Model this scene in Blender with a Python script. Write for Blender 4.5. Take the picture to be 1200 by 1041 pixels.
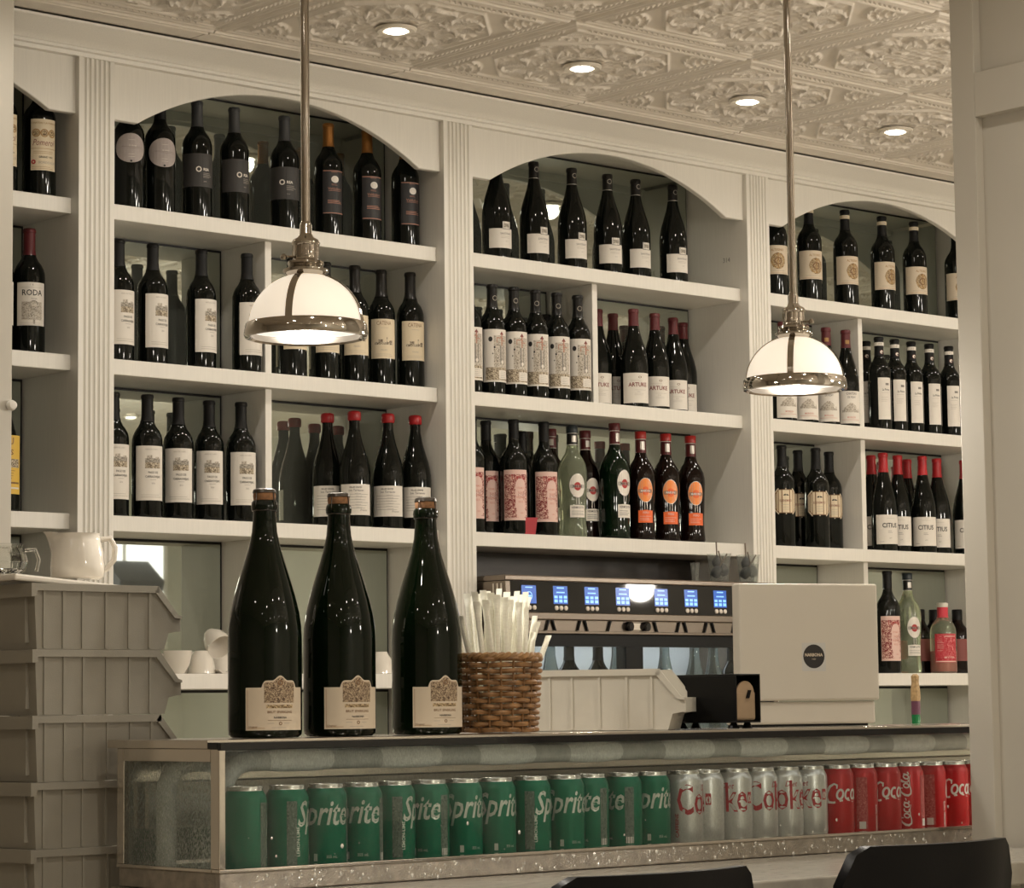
import bpy, math, random
from math import sin, cos, pi, radians, sqrt, atan2, hypot
from mathutils import Vector, Matrix
random.seed(11)
SC = bpy.context.scene
for o in list(bpy.data.objects): bpy.data.objects.remove(o)
COL = SC.collection

# ------------------------------------------------------------------ camera, world, exposure
CAM = Vector((-3.56, -5.40079, 1.16623)); YAW, PIT, ROL, F = .72774453, .09699235, -.01165466, 3167.02
FW = Vector((sin(YAW)*cos(PIT), cos(YAW)*cos(PIT), sin(PIT)))
RT0 = Vector((cos(YAW), -sin(YAW), 0)); UP0 = RT0.cross(FW)
RT = RT0*cos(ROL) + UP0*sin(ROL); UP = UP0*cos(ROL) - RT0*sin(ROL)
cd = bpy.data.cameras.new('camera'); cam = bpy.data.objects.new('camera', cd); COL.objects.link(cam)
cam.matrix_world = Matrix(((RT.x, UP.x, -FW.x, CAM.x), (RT.y, UP.y, -FW.y, CAM.y), (RT.z, UP.z, -FW.z, CAM.z), (0, 0, 0, 1)))
cd.sensor_fit = 'HORIZONTAL'; cd.sensor_width = 36; cd.lens = 36*F/1200; cd.clip_end = 60; cd.clip_start = .05
SC.camera = cam
W = bpy.data.worlds.new('world'); SC.world = W; W.use_nodes = True
W.node_tree.nodes['Background'].inputs[0].default_value = (.9, .8, .66, 1); W.node_tree.nodes['Background'].inputs[1].default_value = .1
SC.view_settings.view_transform = 'Standard'; SC.view_settings.look = 'None'; SC.view_settings.gamma = 1
SC.view_settings.use_curve_mapping = False; SC.view_settings.exposure = 0.0
WARM = (1.0, .925, .815); SPOT_W = 9.3; ROOM_W = 24.0; FILL_GLOBE_W = 46.0; SHADE_E = 1.35

def ray(u, v): return RT*((u-600)/F) - UP*((v-520.5)/F) + FW
def atY(u, v, Y): r = ray(u, v); return CAM + r*((Y-CAM.y)/r.y)
def xfor(u, Y, z):                       # world X of the point at depth Y and height z that stands at column u
    k = (u-600)/F; n = RT - FW*k
    return CAM.x - ((Y-CAM.y)*n.y + (z-CAM.z)*n.z)/n.x

# ------------------------------------------------------------------ materials
MATS = {}
def S(c):                                # sRGB 0-255 to linear
    return tuple(((x/255)/12.92 if x <= 10 else (((x/255)+.055)/1.055)**2.4) for x in c)
def mat(name, col, rough=.5, metal=0, noise=0, nscale=20, bump=0, bscale=80, stretch=None, **kw):
    m = bpy.data.materials.new(name); m.use_nodes = True; MATS[name] = m
    nt = m.node_tree; b = nt.nodes['Principled BSDF']
    b.inputs['Base Color'].default_value = (*col, 1); b.inputs['Roughness'].default_value = rough; b.inputs['Metallic'].default_value = metal
    for k, v in kw.items():
        b.inputs[k].default_value = v if not isinstance(v, tuple) else (*v, 1)
    if noise or bump:
        tc = nt.nodes.new('ShaderNodeTexCoord'); mp = nt.nodes.new('ShaderNodeMapping'); nt.links.new(tc.outputs['Object'], mp.inputs[0])
        if stretch: mp.inputs['Scale'].default_value = stretch
    if noise:
        n = nt.nodes.new('ShaderNodeTexNoise'); n.inputs['Scale'].default_value = nscale; n.inputs['Detail'].default_value = 4
        nt.links.new(mp.outputs[0], n.inputs['Vector'])
        r = nt.nodes.new('ShaderNodeValToRGB'); r.color_ramp.elements[0].position = .3; r.color_ramp.elements[1].position = .7
        r.color_ramp.elements[0].color = (*[c*(1-noise) for c in col], 1); r.color_ramp.elements[1].color = (*[min(1, c*(1+noise*.6)) for c in col], 1)
        nt.links.new(n.outputs['Fac'], r.inputs[0]); nt.links.new(r.outputs[0], b.inputs['Base Color'])
    if bump:
        n2 = nt.nodes.new('ShaderNodeTexNoise'); n2.inputs['Scale'].default_value = bscale; n2.inputs['Detail'].default_value = 3
        nt.links.new(mp.outputs[0], n2.inputs['Vector'])
        bp = nt.nodes.new('ShaderNodeBump'); bp.inputs['Strength'].default_value = bump; bp.inputs['Distance'].default_value = .002
        nt.links.new(n2.outputs['Fac'], bp.inputs['Height']); nt.links.new(bp.outputs[0], b.inputs['Normal'])
    return m
def emit(name, col, s):
    m = mat(name, (0, 0, 0), .5); b = m.node_tree.nodes['Principled BSDF']
    b.inputs['Emission Color'].default_value = (*col, 1); b.inputs['Emission Strength'].default_value = s; return m
def engraving(name, paper, ink, scale, lo=.48, hi=.56, kind='noise'):   # printed picture: ink scribbles on paper
    m = mat(name, paper, .6); nt = m.node_tree; b = nt.nodes['Principled BSDF']
    tc = nt.nodes.new('ShaderNodeTexCoord')
    n = nt.nodes.new('ShaderNodeTexNoise'); n.inputs['Scale'].default_value = scale; n.inputs['Detail'].default_value = 5; n.inputs['Distortion'].default_value = 1.6
    nt.links.new(tc.outputs['Object'], n.inputs['Vector'])
    r = nt.nodes.new('ShaderNodeValToRGB'); e = r.color_ramp.elements; e[0].position = lo; e[1].position = hi; e[0].color = (*ink, 1); e[1].color = (*paper, 1)
    nt.links.new(n.outputs['Fac'], r.inputs[0]); nt.links.new(r.outputs[0], b.inputs['Base Color']); return m

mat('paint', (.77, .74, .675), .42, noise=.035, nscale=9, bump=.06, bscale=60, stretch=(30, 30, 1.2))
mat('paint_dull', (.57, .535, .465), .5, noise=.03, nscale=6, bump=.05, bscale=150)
mat('tin', (.86, .80, .715), .5, noise=.05, nscale=14)
mat('plaster', (.52, .48, .41), .8, noise=.05, nscale=3)
mat('far_wall', (.62, .61, .54), .7, noise=.08, nscale=2)
mat('dark_panel', (.035, .026, .02), .4, noise=.3, nscale=12, stretch=(1, 1, 8))
mat('floor', (.42, .36, .28), .4, noise=.3, nscale=5)
mat('mirror_edge', (.01, .01, .01), .5)
mat('black', (.005, .005, .005), .35, **{'Specular IOR Level': .2})
mat('black_gloss', (.004, .004, .005), .06)
mat('chair_black', (.005, .005, .0055), .38, bump=.08, bscale=300, **{'Specular IOR Level': .12})
mat('steel', (.50, .46, .41), .28, 1, bump=.05, bscale=200, stretch=(1, 1, 30))
mat('steel_bright', (.68, .63, .57), .16, 1)
mat('steel_wet', (.46, .42, .37), .36, .85, noise=.22, nscale=60, bump=.5, bscale=420)
mat('nickel', (.44, .40, .35), .07, 1)
mat('steel_dark', (.22, .185, .155), .26, 1, bump=.05, bscale=200, stretch=(30, 1, 1))
mat('opal', (.9, .85, .75), .5, **{'Emission Color': (1, .865, .70), 'Emission Strength': SHADE_E*.40})
emit('case_fill_glow', (1, .97, .88), 2.6)
emit('bulb_glow', (1, .90, .76), SHADE_E*.62)
emit('window_glow', (1, .95, .9), 3.2); mat('slate', (.05, .05, .065), .5)
emit('fill_globe_glow', (1, .90, .76), 3.0)
emit('spot_glow', (1, .90, .74), 14)
mat('trim_ring', (.78, .72, .62), .35)
mat('pipe_grey', (.56, .57, .53), .5, noise=.15, nscale=40, bump=.5, bscale=300)
mat('frost_highlight', (.86, .87, .82), .8, noise=.10, nscale=90, bump=.9, bscale=260)  # frost colour kept pale to carry the white highlights on the pipes
mat('stone', (.40, .375, .32), .22, noise=.22, nscale=22, stretch=(1, 5, 1))
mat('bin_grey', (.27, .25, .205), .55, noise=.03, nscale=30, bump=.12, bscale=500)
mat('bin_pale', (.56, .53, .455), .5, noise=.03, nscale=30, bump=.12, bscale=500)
mat('ceramic', (.74, .69, .61), .10, **{'Coat Weight': .6})
mat('wicker', (.30, .155, .058), .55, noise=.5, nscale=70)
mat('wicker_rim', (.36, .20, .08), .5, noise=.35, nscale=90)
mat('straw_paper', (.97, .95, .83), .6, noise=.06, nscale=80)
mat('pos_white', (.60, .555, .475), .45, noise=.025, nscale=4, bump=.05, bscale=400)
mat('napkin', (.42, .30, .19), .8, noise=.08, nscale=30)
mat('cork', (.27, .13, .055), .8, noise=.35, nscale=160)
mat('wire', (.10, .09, .08), .3, 1)
mat('glass_black', (.0035, .0045, .0035), .045, **{'Specular IOR Level': .30})
mat('glass_green', (.0016, .0048, .0014), .035, **{'Specular IOR Level': .27})
mat('glass_brown', (.006, .002, .0012), .05, **{'Specular IOR Level': .3})
mat('glass_emerald', (.0012, .0085, .0025), .04, **{'Specular IOR Level': .35})
mat('glass_clear', (.80, .88, .64), .03, **{'Transmission Weight': .88, 'IOR': 1.40})
mat('glass_pot', (.93, .94, .92), .02, **{'Transmission Weight': 1.0, 'IOR': 1.45})
mat('glass_smoke', (.35, .42, .42), .03, **{'Transmission Weight': .85, 'IOR': 1.4})
mat('cap_black', (.008, .008, .008), .5, **{'Specular IOR Level': .25}); mat('cap_darkred', (.095, .010, .013), .4); mat('cap_red', (.42, .012, .018), .38)
mat('cap_scarlet', (.36, .016, .014), .35); mat('cap_gold', (.42, .19, .055), .28, .8); mat('wax_red', (.36, .010, .014), .35)
mat('cap_grey', (.05, .052, .055), .4); mat('cap_white', (.70, .66, .58), .5); mat('cap_teal', (.012, .02, .026), .35); mat('foil_black', (.012, .011, .010), .3, .3)
mat('pap_white', (.74, .69, .62), .6); mat('pap_cream', (.70, .59, .42), .6); mat('pap_tan', (.66, .56, .43), .6)
mat('pap_lilac', (.40, .345, .325), .55, noise=.05, nscale=120); mat('pap_grey', (.040, .037, .035), .6); mat('pap_black', (.012, .011, .012), .5)
mat('pap_pink', (.72, .50, .44), .6); mat('pap_yellow', (.74, .48, .08), .6); mat('pap_orange', (.85, .24, .03), .45); mat('pap_deeporange', (.80, .13, .02), .45); mat('pap_red', (.56, .035, .055), .5)
mat('ink_black', (.02, .018, .017), .6); mat('ink_grey', (.22, .20, .18), .6); mat('ink_soft', (.40, .36, .31), .6); mat('ink_brown', (.20, .10, .04), .6); mat('ink_gold', (.36, .20, .06), .5)
mat('ink_red', (.40, .03, .03), .6); mat('ink_maroon', (.22, .06, .05), .6); mat('ink_copper', (.42, .19, .13), .5); mat('ink_white', (.70, .67, .62), .6); mat('ink_salmon', (.62, .28, .22), .6)
mat('silver_line', (.45, .42, .38), .35, .6)
engraving('art_grey', S((200, 192, 178)), S((110, 103, 92)), 420)
engraving('art_scene', S((206, 192, 168)), S((84, 66, 46)), 260, .44, .54)
engraving('art_pink', S((226, 188, 172)), S((130, 45, 48)), 210, .49, .55)
engraving('art_crest', S((214, 190, 150)), S((96, 70, 34)), 300, .46, .56)
engraving('art_sketch', S((205, 196, 182)), S((120, 110, 98)), 330, .44, .50)
engraving('art_red', S((176, 30, 44)), S((226, 140, 140)), 230, .40, .46)
engraving('art_mag', S((190, 168, 138)), S((88, 66, 48)), 330, .45, .56)
engraving('art_redpanel', S((150, 30, 34)), S((196, 110, 104)), 380, .42, .52)
engraving('art_silver', S((120, 132, 120)), S((52, 70, 60)), 420, .40, .60)
mat('can_green', (.0, .150, .078), .34, .15, **{'Specular IOR Level': .3}); mat('can_silver', (.66, .66, .64), .30, .6); mat('can_red', (.46, .006, .010), .30, .15, **{'Specular IOR Level': .35})
mat('can_lid', (.66, .65, .61), .25, 1); mat('can_print', (.60, .64, .58), .38, .55); mat('can_grey', (.36, .38, .35), .4, .3); mat('print_red', (.42, .015, .025), .4)
mat('panel_black', (.006, .005, .005), .03, **{'Specular IOR Level': .55})
mat('screen_blue', (.01, .05, .3), .2, **{'Emission Color': (.03, .16, .62), 'Emission Strength': .55})
mat('screen_pale', (.1, .3, .6), .2, **{'Emission Color': (.30, .62, 1.0), 'Emission Strength': .9})
mat('button', (.72, .66, .58), .3)
mat('cavity', (.70, .72, .72), .5); emit('led', (.85, .93, 1.0), 6.0)
mat('sticker', (.58, .57, .54), .25); mat('door_red', (.40, .02, .03), .4)
mat('water', (.80, .79, .75), .03, .55)  # pale half-metal colour puts white glints into the drops
mat('stopper', (.022, .026, .030), .35); mat('stick', (.16, .12, .09), .5)
mat('paper_wrap', (.36, .24, .11), .7, noise=.3, nscale=200); mat('label_purple', (.10, .03, .06), .5); mat('glass_bottle_green', (.01, .16, .05), .05)

def back_glass(name):                                # grey-green lacquered mirror glass
    m = bpy.data.materials.new(name); m.use_nodes = True; MATS[name] = m; nt = m.node_tree; nt.nodes.clear(); N = nt.nodes.new
    out = N('ShaderNodeOutputMaterial'); d = N('ShaderNodeBsdfDiffuse'); d.inputs[0].default_value = (.20, .21, .18, 1)
    g = N('ShaderNodeBsdfGlossy'); g.inputs[0].default_value = (.62, .67, .60, 1); g.inputs['Roughness'].default_value = .015
    x = N('ShaderNodeMixShader'); x.inputs[0].default_value = .68; nt.links.new(d.outputs[0], x.inputs[1]); nt.links.new(g.outputs[0], x.inputs[2]); nt.links.new(x.outputs[0], out.inputs[0])
back_glass('mirror')
def pane_glass(name, fog, xfog=0., fc=(.30, .32, .29)):                  # clear sheet with condensation on it
    m = bpy.data.materials.new(name); m.use_nodes = True; MATS[name] = m; nt = m.node_tree; nt.nodes.clear()
    N = nt.nodes.new; L = nt.links.new
    out = N('ShaderNodeOutputMaterial'); tr = N('ShaderNodeBsdfTransparent'); tr.inputs[0].default_value = (.965, .98, .97, 1)
    gl = N('ShaderNodeBsdfGlossy'); gl.inputs['Roughness'].default_value = .03
    lw = N('ShaderNodeLayerWeight'); lw.inputs[0].default_value = .5; pw = N('ShaderNodeMath'); pw.operation = 'POWER'; pw.inputs[1].default_value = 4.5; L(lw.outputs['Facing'], pw.inputs[0])
    fr = N('ShaderNodeMath'); fr.operation = 'MULTIPLY_ADD'; fr.inputs[1].default_value = .9; fr.inputs[2].default_value = .018; L(pw.outputs[0], fr.inputs[0])
    mx = N('ShaderNodeMixShader'); L(fr.outputs[0], mx.inputs[0]); L(tr.outputs[0], mx.inputs[1]); L(gl.outputs[0], mx.inputs[2])
    df = N('ShaderNodeBsdfDiffuse'); df.inputs[0].default_value = (*fc, 1)
    tl = N('ShaderNodeBsdfTranslucent'); tl.inputs[0].default_value = (*fc, 1)
    ds = N('ShaderNodeMixShader'); ds.inputs[0].default_value = .5; L(df.outputs[0], ds.inputs[1]); L(tl.outputs[0], ds.inputs[2])
    tc = N('ShaderNodeTexCoord'); big = N('ShaderNodeTexNoise'); big.inputs['Scale'].default_value = 5; big.inputs['Detail'].default_value = 3
    mp = N('ShaderNodeMapping'); mp.inputs['Scale'].default_value = (1, 1, .45)
    fine = N('ShaderNodeTexNoise'); fine.inputs['Scale'].default_value = 420; fine.inputs['Detail'].default_value = 2
    L(tc.outputs['Object'], mp.inputs[0]); L(mp.outputs[0], big.inputs['Vector']); L(mp.outputs[0], fine.inputs['Vector'])
    sp = N('ShaderNodeSeparateXYZ'); L(tc.outputs['Object'], sp.inputs[0])
    gx = N('ShaderNodeMath'); gx.operation = 'MULTIPLY_ADD'; L(sp.outputs[0], gx.inputs[0]); gx.inputs[1].default_value = -xfog; gx.inputs[2].default_value = fog
    m1 = N('ShaderNodeMapRange'); m1.inputs[1].default_value = .35; m1.inputs[2].default_value = .65; m1.inputs[3].default_value = .35; m1.inputs[4].default_value = 1.3; L(big.outputs[0], m1.inputs[0])
    m2 = N('ShaderNodeMapRange'); m2.inputs[1].default_value = .4; m2.inputs[2].default_value = .62; m2.inputs[3].default_value = .3; m2.inputs[4].default_value = 1.4; L(fine.outputs[0], m2.inputs[0])
    a = N('ShaderNodeMath'); a.operation = 'MULTIPLY'; L(m1.outputs[0], a.inputs[0]); L(m2.outputs[0], a.inputs[1])
    b = N('ShaderNodeMath'); b.operation = 'MULTIPLY'; b.use_clamp = True; L(a.outputs[0], b.inputs[0]); L(gx.outputs[0], b.inputs[1])
    fm = N('ShaderNodeMixShader'); L(b.outputs[0], fm.inputs[0]); L(mx.outputs[0], fm.inputs[1]); L(ds.outputs[0], fm.inputs[2])
    L(fm.outputs[0], out.inputs[0])
pane_glass('pane_front', .030, .062); pane_glass('pane_side', .46, 0, (.52, .55, .50)); pane_glass('pane_machine', .02); pane_glass('plastic_clear', .16, 0, (.6, .6, .58))

# ------------------------------------------------------------------ mesh helpers
class MB:
    def __init__(s): s.v = []; s.f = []; s.m = []; s.mats = []
    def mi(s, m):
        if m not in s.mats: s.mats.append(m)
        return s.mats.index(m)
    def add(s, vs, fs, m=None):
        o = len(s.v); s.v += [tuple(v) for v in vs]; k = s.mi(m) if m else 0
        for f in fs: s.f.append(tuple(i+o for i in f)); s.m.append(k)
        return s
    def box(s, x0, x1, y0, y1, z0, z1, m=None):
        vs = [(x, y, z) for z in (z0, z1) for y in (y0, y1) for x in (x0, x1)]
        return s.add(vs, [(0, 2, 3, 1), (4, 5, 7, 6), (0, 1, 5, 4), (2, 6, 7, 3), (0, 4, 6, 2), (1, 3, 7, 5)], m)
    def lathe(s, prof, n=24, m=None, c=(0, 0, 0)):
        vs = []; fs = []; rings = []
        for r, z in prof:
            if r < 1e-6: rings.append([len(vs)]); vs.append((c[0], c[1], c[2]+z))
            else:
                rings.append(list(range(len(vs), len(vs)+n)))
                vs += [(c[0]+r*cos(2*pi*i/n), c[1]+r*sin(2*pi*i/n), c[2]+z) for i in range(n)]
        for a, b in zip(rings, rings[1:]):
            for i in range(n):
                j = (i+1) % n
                if len(a) == 1 and len(b) == 1: continue
                if len(a) == 1: fs.append((a[0], b[j], b[i]))
                elif len(b) == 1: fs.append((a[i], a[j], b[0]))
                else: fs.append((a[i], a[j], b[j], b[i]))
        return s.add(vs, fs, m)
    def tube(s, pts, r, n=10, m=None, closed=False, caps=True):
        pts = [Vector(p) for p in pts]; vs = []; fs = []; k = len(pts)
        rr = r if isinstance(r, (list, tuple)) else [r]*k
        up = Vector((0, 0, 1)); last = None
        for i, p in enumerate(pts):
            t = (pts[(i+1) % k] - pts[i-1]) if closed else (pts[min(i+1, k-1)] - pts[max(i-1, 0)])
            t.normalize()
            if last is None: a = t.cross(up if abs(t.z) < .9 else Vector((1, 0, 0)))
            else: a = last - t*last.dot(t)
            a.normalize(); last = a; b = t.cross(a)
            vs += [p + (a*cos(2*pi*j/n) + b*sin(2*pi*j/n))*rr[i] for j in range(n)]
        for i in range(k if closed else k-1):
            i2 = (i+1) % k
            for j in range(n):
                j2 = (j+1) % n; fs.append((i*n+j, i2*n+j, i2*n+j2, i*n+j2))
        if caps and not closed: fs += [tuple(range(n)), tuple(reversed(range((k-1)*n, k*n)))]
        return s.add(vs, fs, m)
    def prism(s, poly, axis, a, b, m=None):      # poly in the other two axes, extruded along axis from a to b
        def P(p, t): return {'x': (t, p[0], p[1]), 'y': (p[0], t, p[1]), 'z': (p[0], p[1], t)}[axis]
        n = len(poly); vs = [P(p, a) for p in poly] + [P(p, b) for p in poly]
        return s.add(vs, [tuple(range(n)), tuple(reversed(range(n, 2*n)))] + [(i, (i+1) % n, (i+1) % n+n, i+n) for i in range(n)], m)
    def mesh(s, name, m=None, smooth=False, ang=40):
        me = bpy.data.meshes.new(name); me.from_pydata(s.v, [], s.f)
        ms = [m] if m else s.mats
        for x in ms: me.materials.append(MATS[x])
        if not m and len(ms) > 1: me.polygons.foreach_set('material_index', s.m)
        if smooth:
            me.polygons.foreach_set('use_smooth', [True]*len(me.polygons))
            import bmesh
            bm = bmesh.new(); bm.from_mesh(me); bmesh.ops.recalc_face_normals(bm, faces=bm.faces)
            for e in bm.edges:
                if len(e.link_faces) == 2 and e.calc_face_angle(0) > radians(ang): e.smooth = False
            bm.to_mesh(me); bm.free()
        else:
            import bmesh
            bm = bmesh.new(); bm.from_mesh(me); bmesh.ops.recalc_face_normals(bm, faces=bm.faces); bm.to_mesh(me); bm.free()
        me.update(); return me
    def obj(s, name, m=None, parent=None, smooth=False, ang=40, bevel=0, **kw):
        return put(name, s.mesh(name, m, smooth, ang), parent, bevel=bevel, **kw)
def put(name, me, parent=None, loc=None, rz=None, bevel=0, label=None):
    o = bpy.data.objects.new(name, me); COL.objects.link(o)
    if parent: o.parent = parent
    if loc is not None: o.location = loc
    if rz is not None: o.rotation_euler = (0, 0, rz)
    if label: o['label'] = label
    if bevel:
        b = o.modifiers.new('bevel', 'BEVEL'); b.width = bevel; b.segments = 2; b.limit_method = 'ANGLE'; b.angle_limit = radians(35); b.harden_normals = False
    return o
def tag(o, label, cat, group=None):
    o['label'] = label; o['category'] = cat
    if group: o['group'] = group
    return o
def thing(name, label, cat, loc=(0, 0, 0), rz=0, group=None):
    o = bpy.data.objects.new(name, None); COL.objects.link(o); o.empty_display_size = .05
    o.location = loc; o.rotation_euler = (0, 0, rz); return tag(o, label, cat, group)
def struct(o): o['kind'] = 'structure'; return o
def lightobj(name, kind, loc, energy, col, parent=None, **kw):
    l = bpy.data.lights.new(name, kind); l.energy = energy; l.color = col
    for k, v in kw.items(): setattr(l, k, v)
    o = bpy.data.objects.new(name, l); COL.objects.link(o); o.location = loc
    if parent: o.parent = parent
    return o

# flat lettering and print, wrapped on a cylinder of radius R (R None: flat in the XZ plane, facing -Y)
TC = {}
def text2d(s, bold=0., shear=0.):
    k = (s, bold, shear)
    if k in TC: return TC[k]
    c = bpy.data.curves.new('t', 'FONT'); c.body = s; c.size = 1; c.resolution_u = 2; c.shear = shear; c.offset = bold; c.align_x = 'LEFT'
    o = bpy.data.objects.new('t', c); COL.objects.link(o)
    dg = bpy.context.evaluated_depsgraph_get(); me = bpy.data.meshes.new_from_object(o.evaluated_get(dg))
    vs = [(v.co.x, v.co.y) for v in me.vertices]; fs = [tuple(p.vertices) for p in me.polygons]
    bpy.data.objects.remove(o); bpy.data.curves.remove(c); bpy.data.meshes.remove(me)
    x0 = min(v[0] for v in vs); x1 = max(v[0] for v in vs); vs = [(x-(x0+x1)/2, y) for x, y in vs]
    TC[k] = (vs, fs, x1-x0); return TC[k]
def ribbon(pts, w):
    vs = []; n = len(pts)
    for i, (x, y) in enumerate(pts):
        a = pts[max(i-1, 0)]; b = pts[min(i+1, n-1)]; dx, dy = b[0]-a[0], b[1]-a[1]; l = hypot(dx, dy) or 1
        ww = (w[i] if isinstance(w, list) else w)/2
        vs += [(x-dy/l*ww, y+dx/l*ww), (x+dy/l*ww, y-dx/l*ww)]
    return vs, [(2*i, 2*i+1, 2*i+3, 2*i+2) for i in range(n-1)]
def ell(cx, cy, rx, ry, tilt=0, n=14, a0=0, a1=360):
    return [(cx+rx*cos(t)+tilt*ry*sin(t), cy+ry*sin(t)) for t in [radians(a0+(a1-a0)*i/n) for i in range(n+1)]]
def swash():                             # flowing script lettering: list of (points, width)
    L = []
    def bigc(x): L.append(([(x+1.2, 1.30), (x+1.22, 1.6), (x+.95, 1.72), (x+.55, 1.5), (x+.22, 1.0), (x+.15, .5), (x+.40, .12), (x+.85, .08), (x+1.6, .26), (x+2.4, .30), (x+3.1, .12)], [.12, .2, .16, .24, .32, .32, .24, .18, .15, .12, .05]))
    bigc(0); L.append((ell(1.5, .80, .30, .40, .15), .2)); L.append((ell(2.3, .80, .28, .40, .15, 12, 50, 310), .2))
    L.append((ell(3.0, .80, .28, .40, .15), .2)); L.append(([(3.42, 1.2), (3.28, .6), (3.4, .4), (3.6, .5)], .2)); L.append(([(3.65, .85), (4.0, .95)], .16))
    bigc(4.2); L.append((ell(5.75, .80, .30, .40, .15), .2)); L.append(([(6.2, .9), (6.65, 1.7), (6.5, 1.9), (6.3, 1.4), (6.25, .6), (6.4, .4), (6.6, .55)], .17))
    L.append((ell(7.0, .80, .28, .40, .15), .2)); L.append(([(7.42, 1.2), (7.28, .6), (7.4, .4), (7.7, .6)], .2)); return L
class Print:
    def __init__(s, R=None, lift=.0006): s.R = R; s.mb = MB(); s.n = 0; s.lift = lift
    def put2(s, vs, fs, m, dz=0):
        s.n += 1; r = (s.R or 0) + s.lift + dz + s.n*.00001; out = []
        for x, y in vs:
            x *= .001; y *= .001
            out.append((r*sin(x/s.R), -r*cos(x/s.R), y) if s.R else (x, -r, y))
        s.mb.add(out, fs, m)
    def strip(s, xs, lo, hi, m, dz=0):
        vs = []; ny = 1
        for x in xs: vs += [(x, lo(x)), (x, hi(x))]
        s.put2(vs, [(2*i, 2*i+2, 2*i+3, 2*i+1) for i in range(len(xs)-1)], m, dz)
    def rect(s, x0, x1, y0, y1, m, dz=0):
        n = max(1, int(abs(x1-x0)/4)); s.strip([x0+(x1-x0)*i/n for i in range(n+1)], lambda x: y0, lambda x: y1, m, dz)
    def text(s, t, x, y, h, m, bold=0., shear=0., maxw=None, vert=False):
        vs, fs, w = text2d(t, bold, shear); k = h/.70; kx = k if not maxw or w*k <= maxw else maxw/w
        if vert: s.put2([(x-b*k, y+a*kx) for a, b in vs], fs, m)
        else: s.put2([(x+a*kx, y+b*k) for a, b in vs], fs, m)
    def disc(s, x, y, r, m, ri=0, n=20, sx=1.):
        if ri: 
            vs = [(x+sx*q*cos(2*pi*i/n), y+q*sin(2*pi*i/n)) for i in range(n) for q in (ri, r)]
            s.put2(vs, [(2*i, 2*i+1, (2*i+3) % (2*n), (2*i+2) % (2*n)) for i in range(n)], m)
        else:
            N = 14; xs = [x-sx*r*cos(pi*i/N) for i in range(N+1)]
            f = lambda q: r*sqrt(max(0, 1-((q-x)/(sx*r))**2))
            s.strip(xs, lambda q: y-f(q), lambda q: y+f(q), m)
    def lines(s, x0, x1, ys, m, h=.5):
        for y in ys: s.rect(x0, x1-random.random()*(x1-x0)*.3, y, y+h, m)
    def strokes(s, L, x, y, k, m, vert=False, cx=3.85):
        for pts, w in L:
            ww = [q*k for q in w] if isinstance(w, list) else w*k
            if vert: vs, fs = ribbon([(x-(b-.8)*k, y+(a-cx)*k) for a, b in pts], ww)
            else: vs, fs = ribbon([(x+(a-cx)*k, y+b*k) for a, b in pts], ww)
            s.put2(vs, fs, m)
    def mesh(s, name): return s.mb.mesh(name) if s.mb.v else None
# ------------------------------------------------------------------ room shell
ZC = 2.796; T = .61; TX, TY = .1589, -.179
XW0, XW1, YW0, YW1 = -5.6, 6.2, -8.2, .33
struct(MB().box(XW0, XW1, YW0, YW1, -.1, 0).obj('floor', 'floor'))
struct(MB().box(XW0, XW1, YW1, YW1+.1, 0, ZC+.05).obj('wall_back', 'plaster'))
struct(MB().box(XW0, XW1, YW0-.1, YW0, 0, ZC+.05).obj('wall_front', 'far_wall'))
struct(MB().box(XW0-.1, XW0, YW0, YW1, 0, ZC+.05).obj('wall_left', 'plaster'))
struct(MB().box(XW1, XW1+.1, YW0, YW1, 0, ZC+.05).obj('wall_right', 'far_wall'))
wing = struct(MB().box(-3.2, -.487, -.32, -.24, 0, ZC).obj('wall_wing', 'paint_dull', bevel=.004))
kn = MB().lathe([(0, 0), (.006, .001), (.011, .007), (.012, .012), (.009, .02), (0, .023)], 14).obj('knob', 'paint', wing, smooth=True, loc=(-.496, -.32, 1.83)); kn.rotation_euler = (pi/2, 0, 0)
ceil = struct(MB().box(XW0, XW1, YW0, YW1, ZC+.012, ZC+.06).obj('ceiling', 'tin'))
def rdg(x, c, w): t = abs(x-c)/w; return (1-t*t)**2 if t < 1 else 0.
def tile_h(u, v):
    a, b = abs(u), abs(v); m = max(a, b); n = min(a, b); r = hypot(u, v); t = atan2(v, u)
    h = .55*rdg(m, .965, .022)+.5*rdg(m, .915, .018)
    if m > .84: h += .8*max(0., cos(n*2*pi*17))*rdg(m, .868, .026) if n < .74 else 0
    h += .7*rdg(m, .822, .018)
    if m < .80:
        dc = hypot(.86-a, .86-b); cut = (a+b)*.72; o = max(m, cut)
        if dc < .47: 
            for q in (.16, .22, .28, .36): h += .62*rdg(dc, q, .022)
            if .28 < dc < .36: h += .5*max(0, sin(26*atan2(.86-b, .86-a)))
        h += .75*rdg(o, .735, .018)+.20*(o < .735)
        k = abs(((t+pi/4) % (pi/2))-pi/4)                      # 0 at the middle of a side, pi/4 at a corner
        rr = .575+.055*cos(8*k)-.035*cos(16*k)+.10*(k/(pi/4))**3; r2 = .40+.05*cos(8*k+pi)+.045*cos(16*k)
        h += 1.0*rdg(r, rr, .021)+.85*rdg(r, r2, .019)
        if r2+.02 < r < rr-.02: h += .62*max(0., sin(24*r+4*cos(16*k))*sin(31*k+9*r)-.15)
        if rr+.02 < r and o < .71 and dc > .38: h += .55*max(0., sin(34*k)*sin(30*r)-.2)
        if r < r2-.03: h += .22*(rdg((u*11) % 1, .5, .14)+rdg((v*11) % 1, .5, .14)) + .5*max(0, sin(24*u+6*v*v)*sin(24*v+5*u*u)-.25)
    return h
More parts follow.
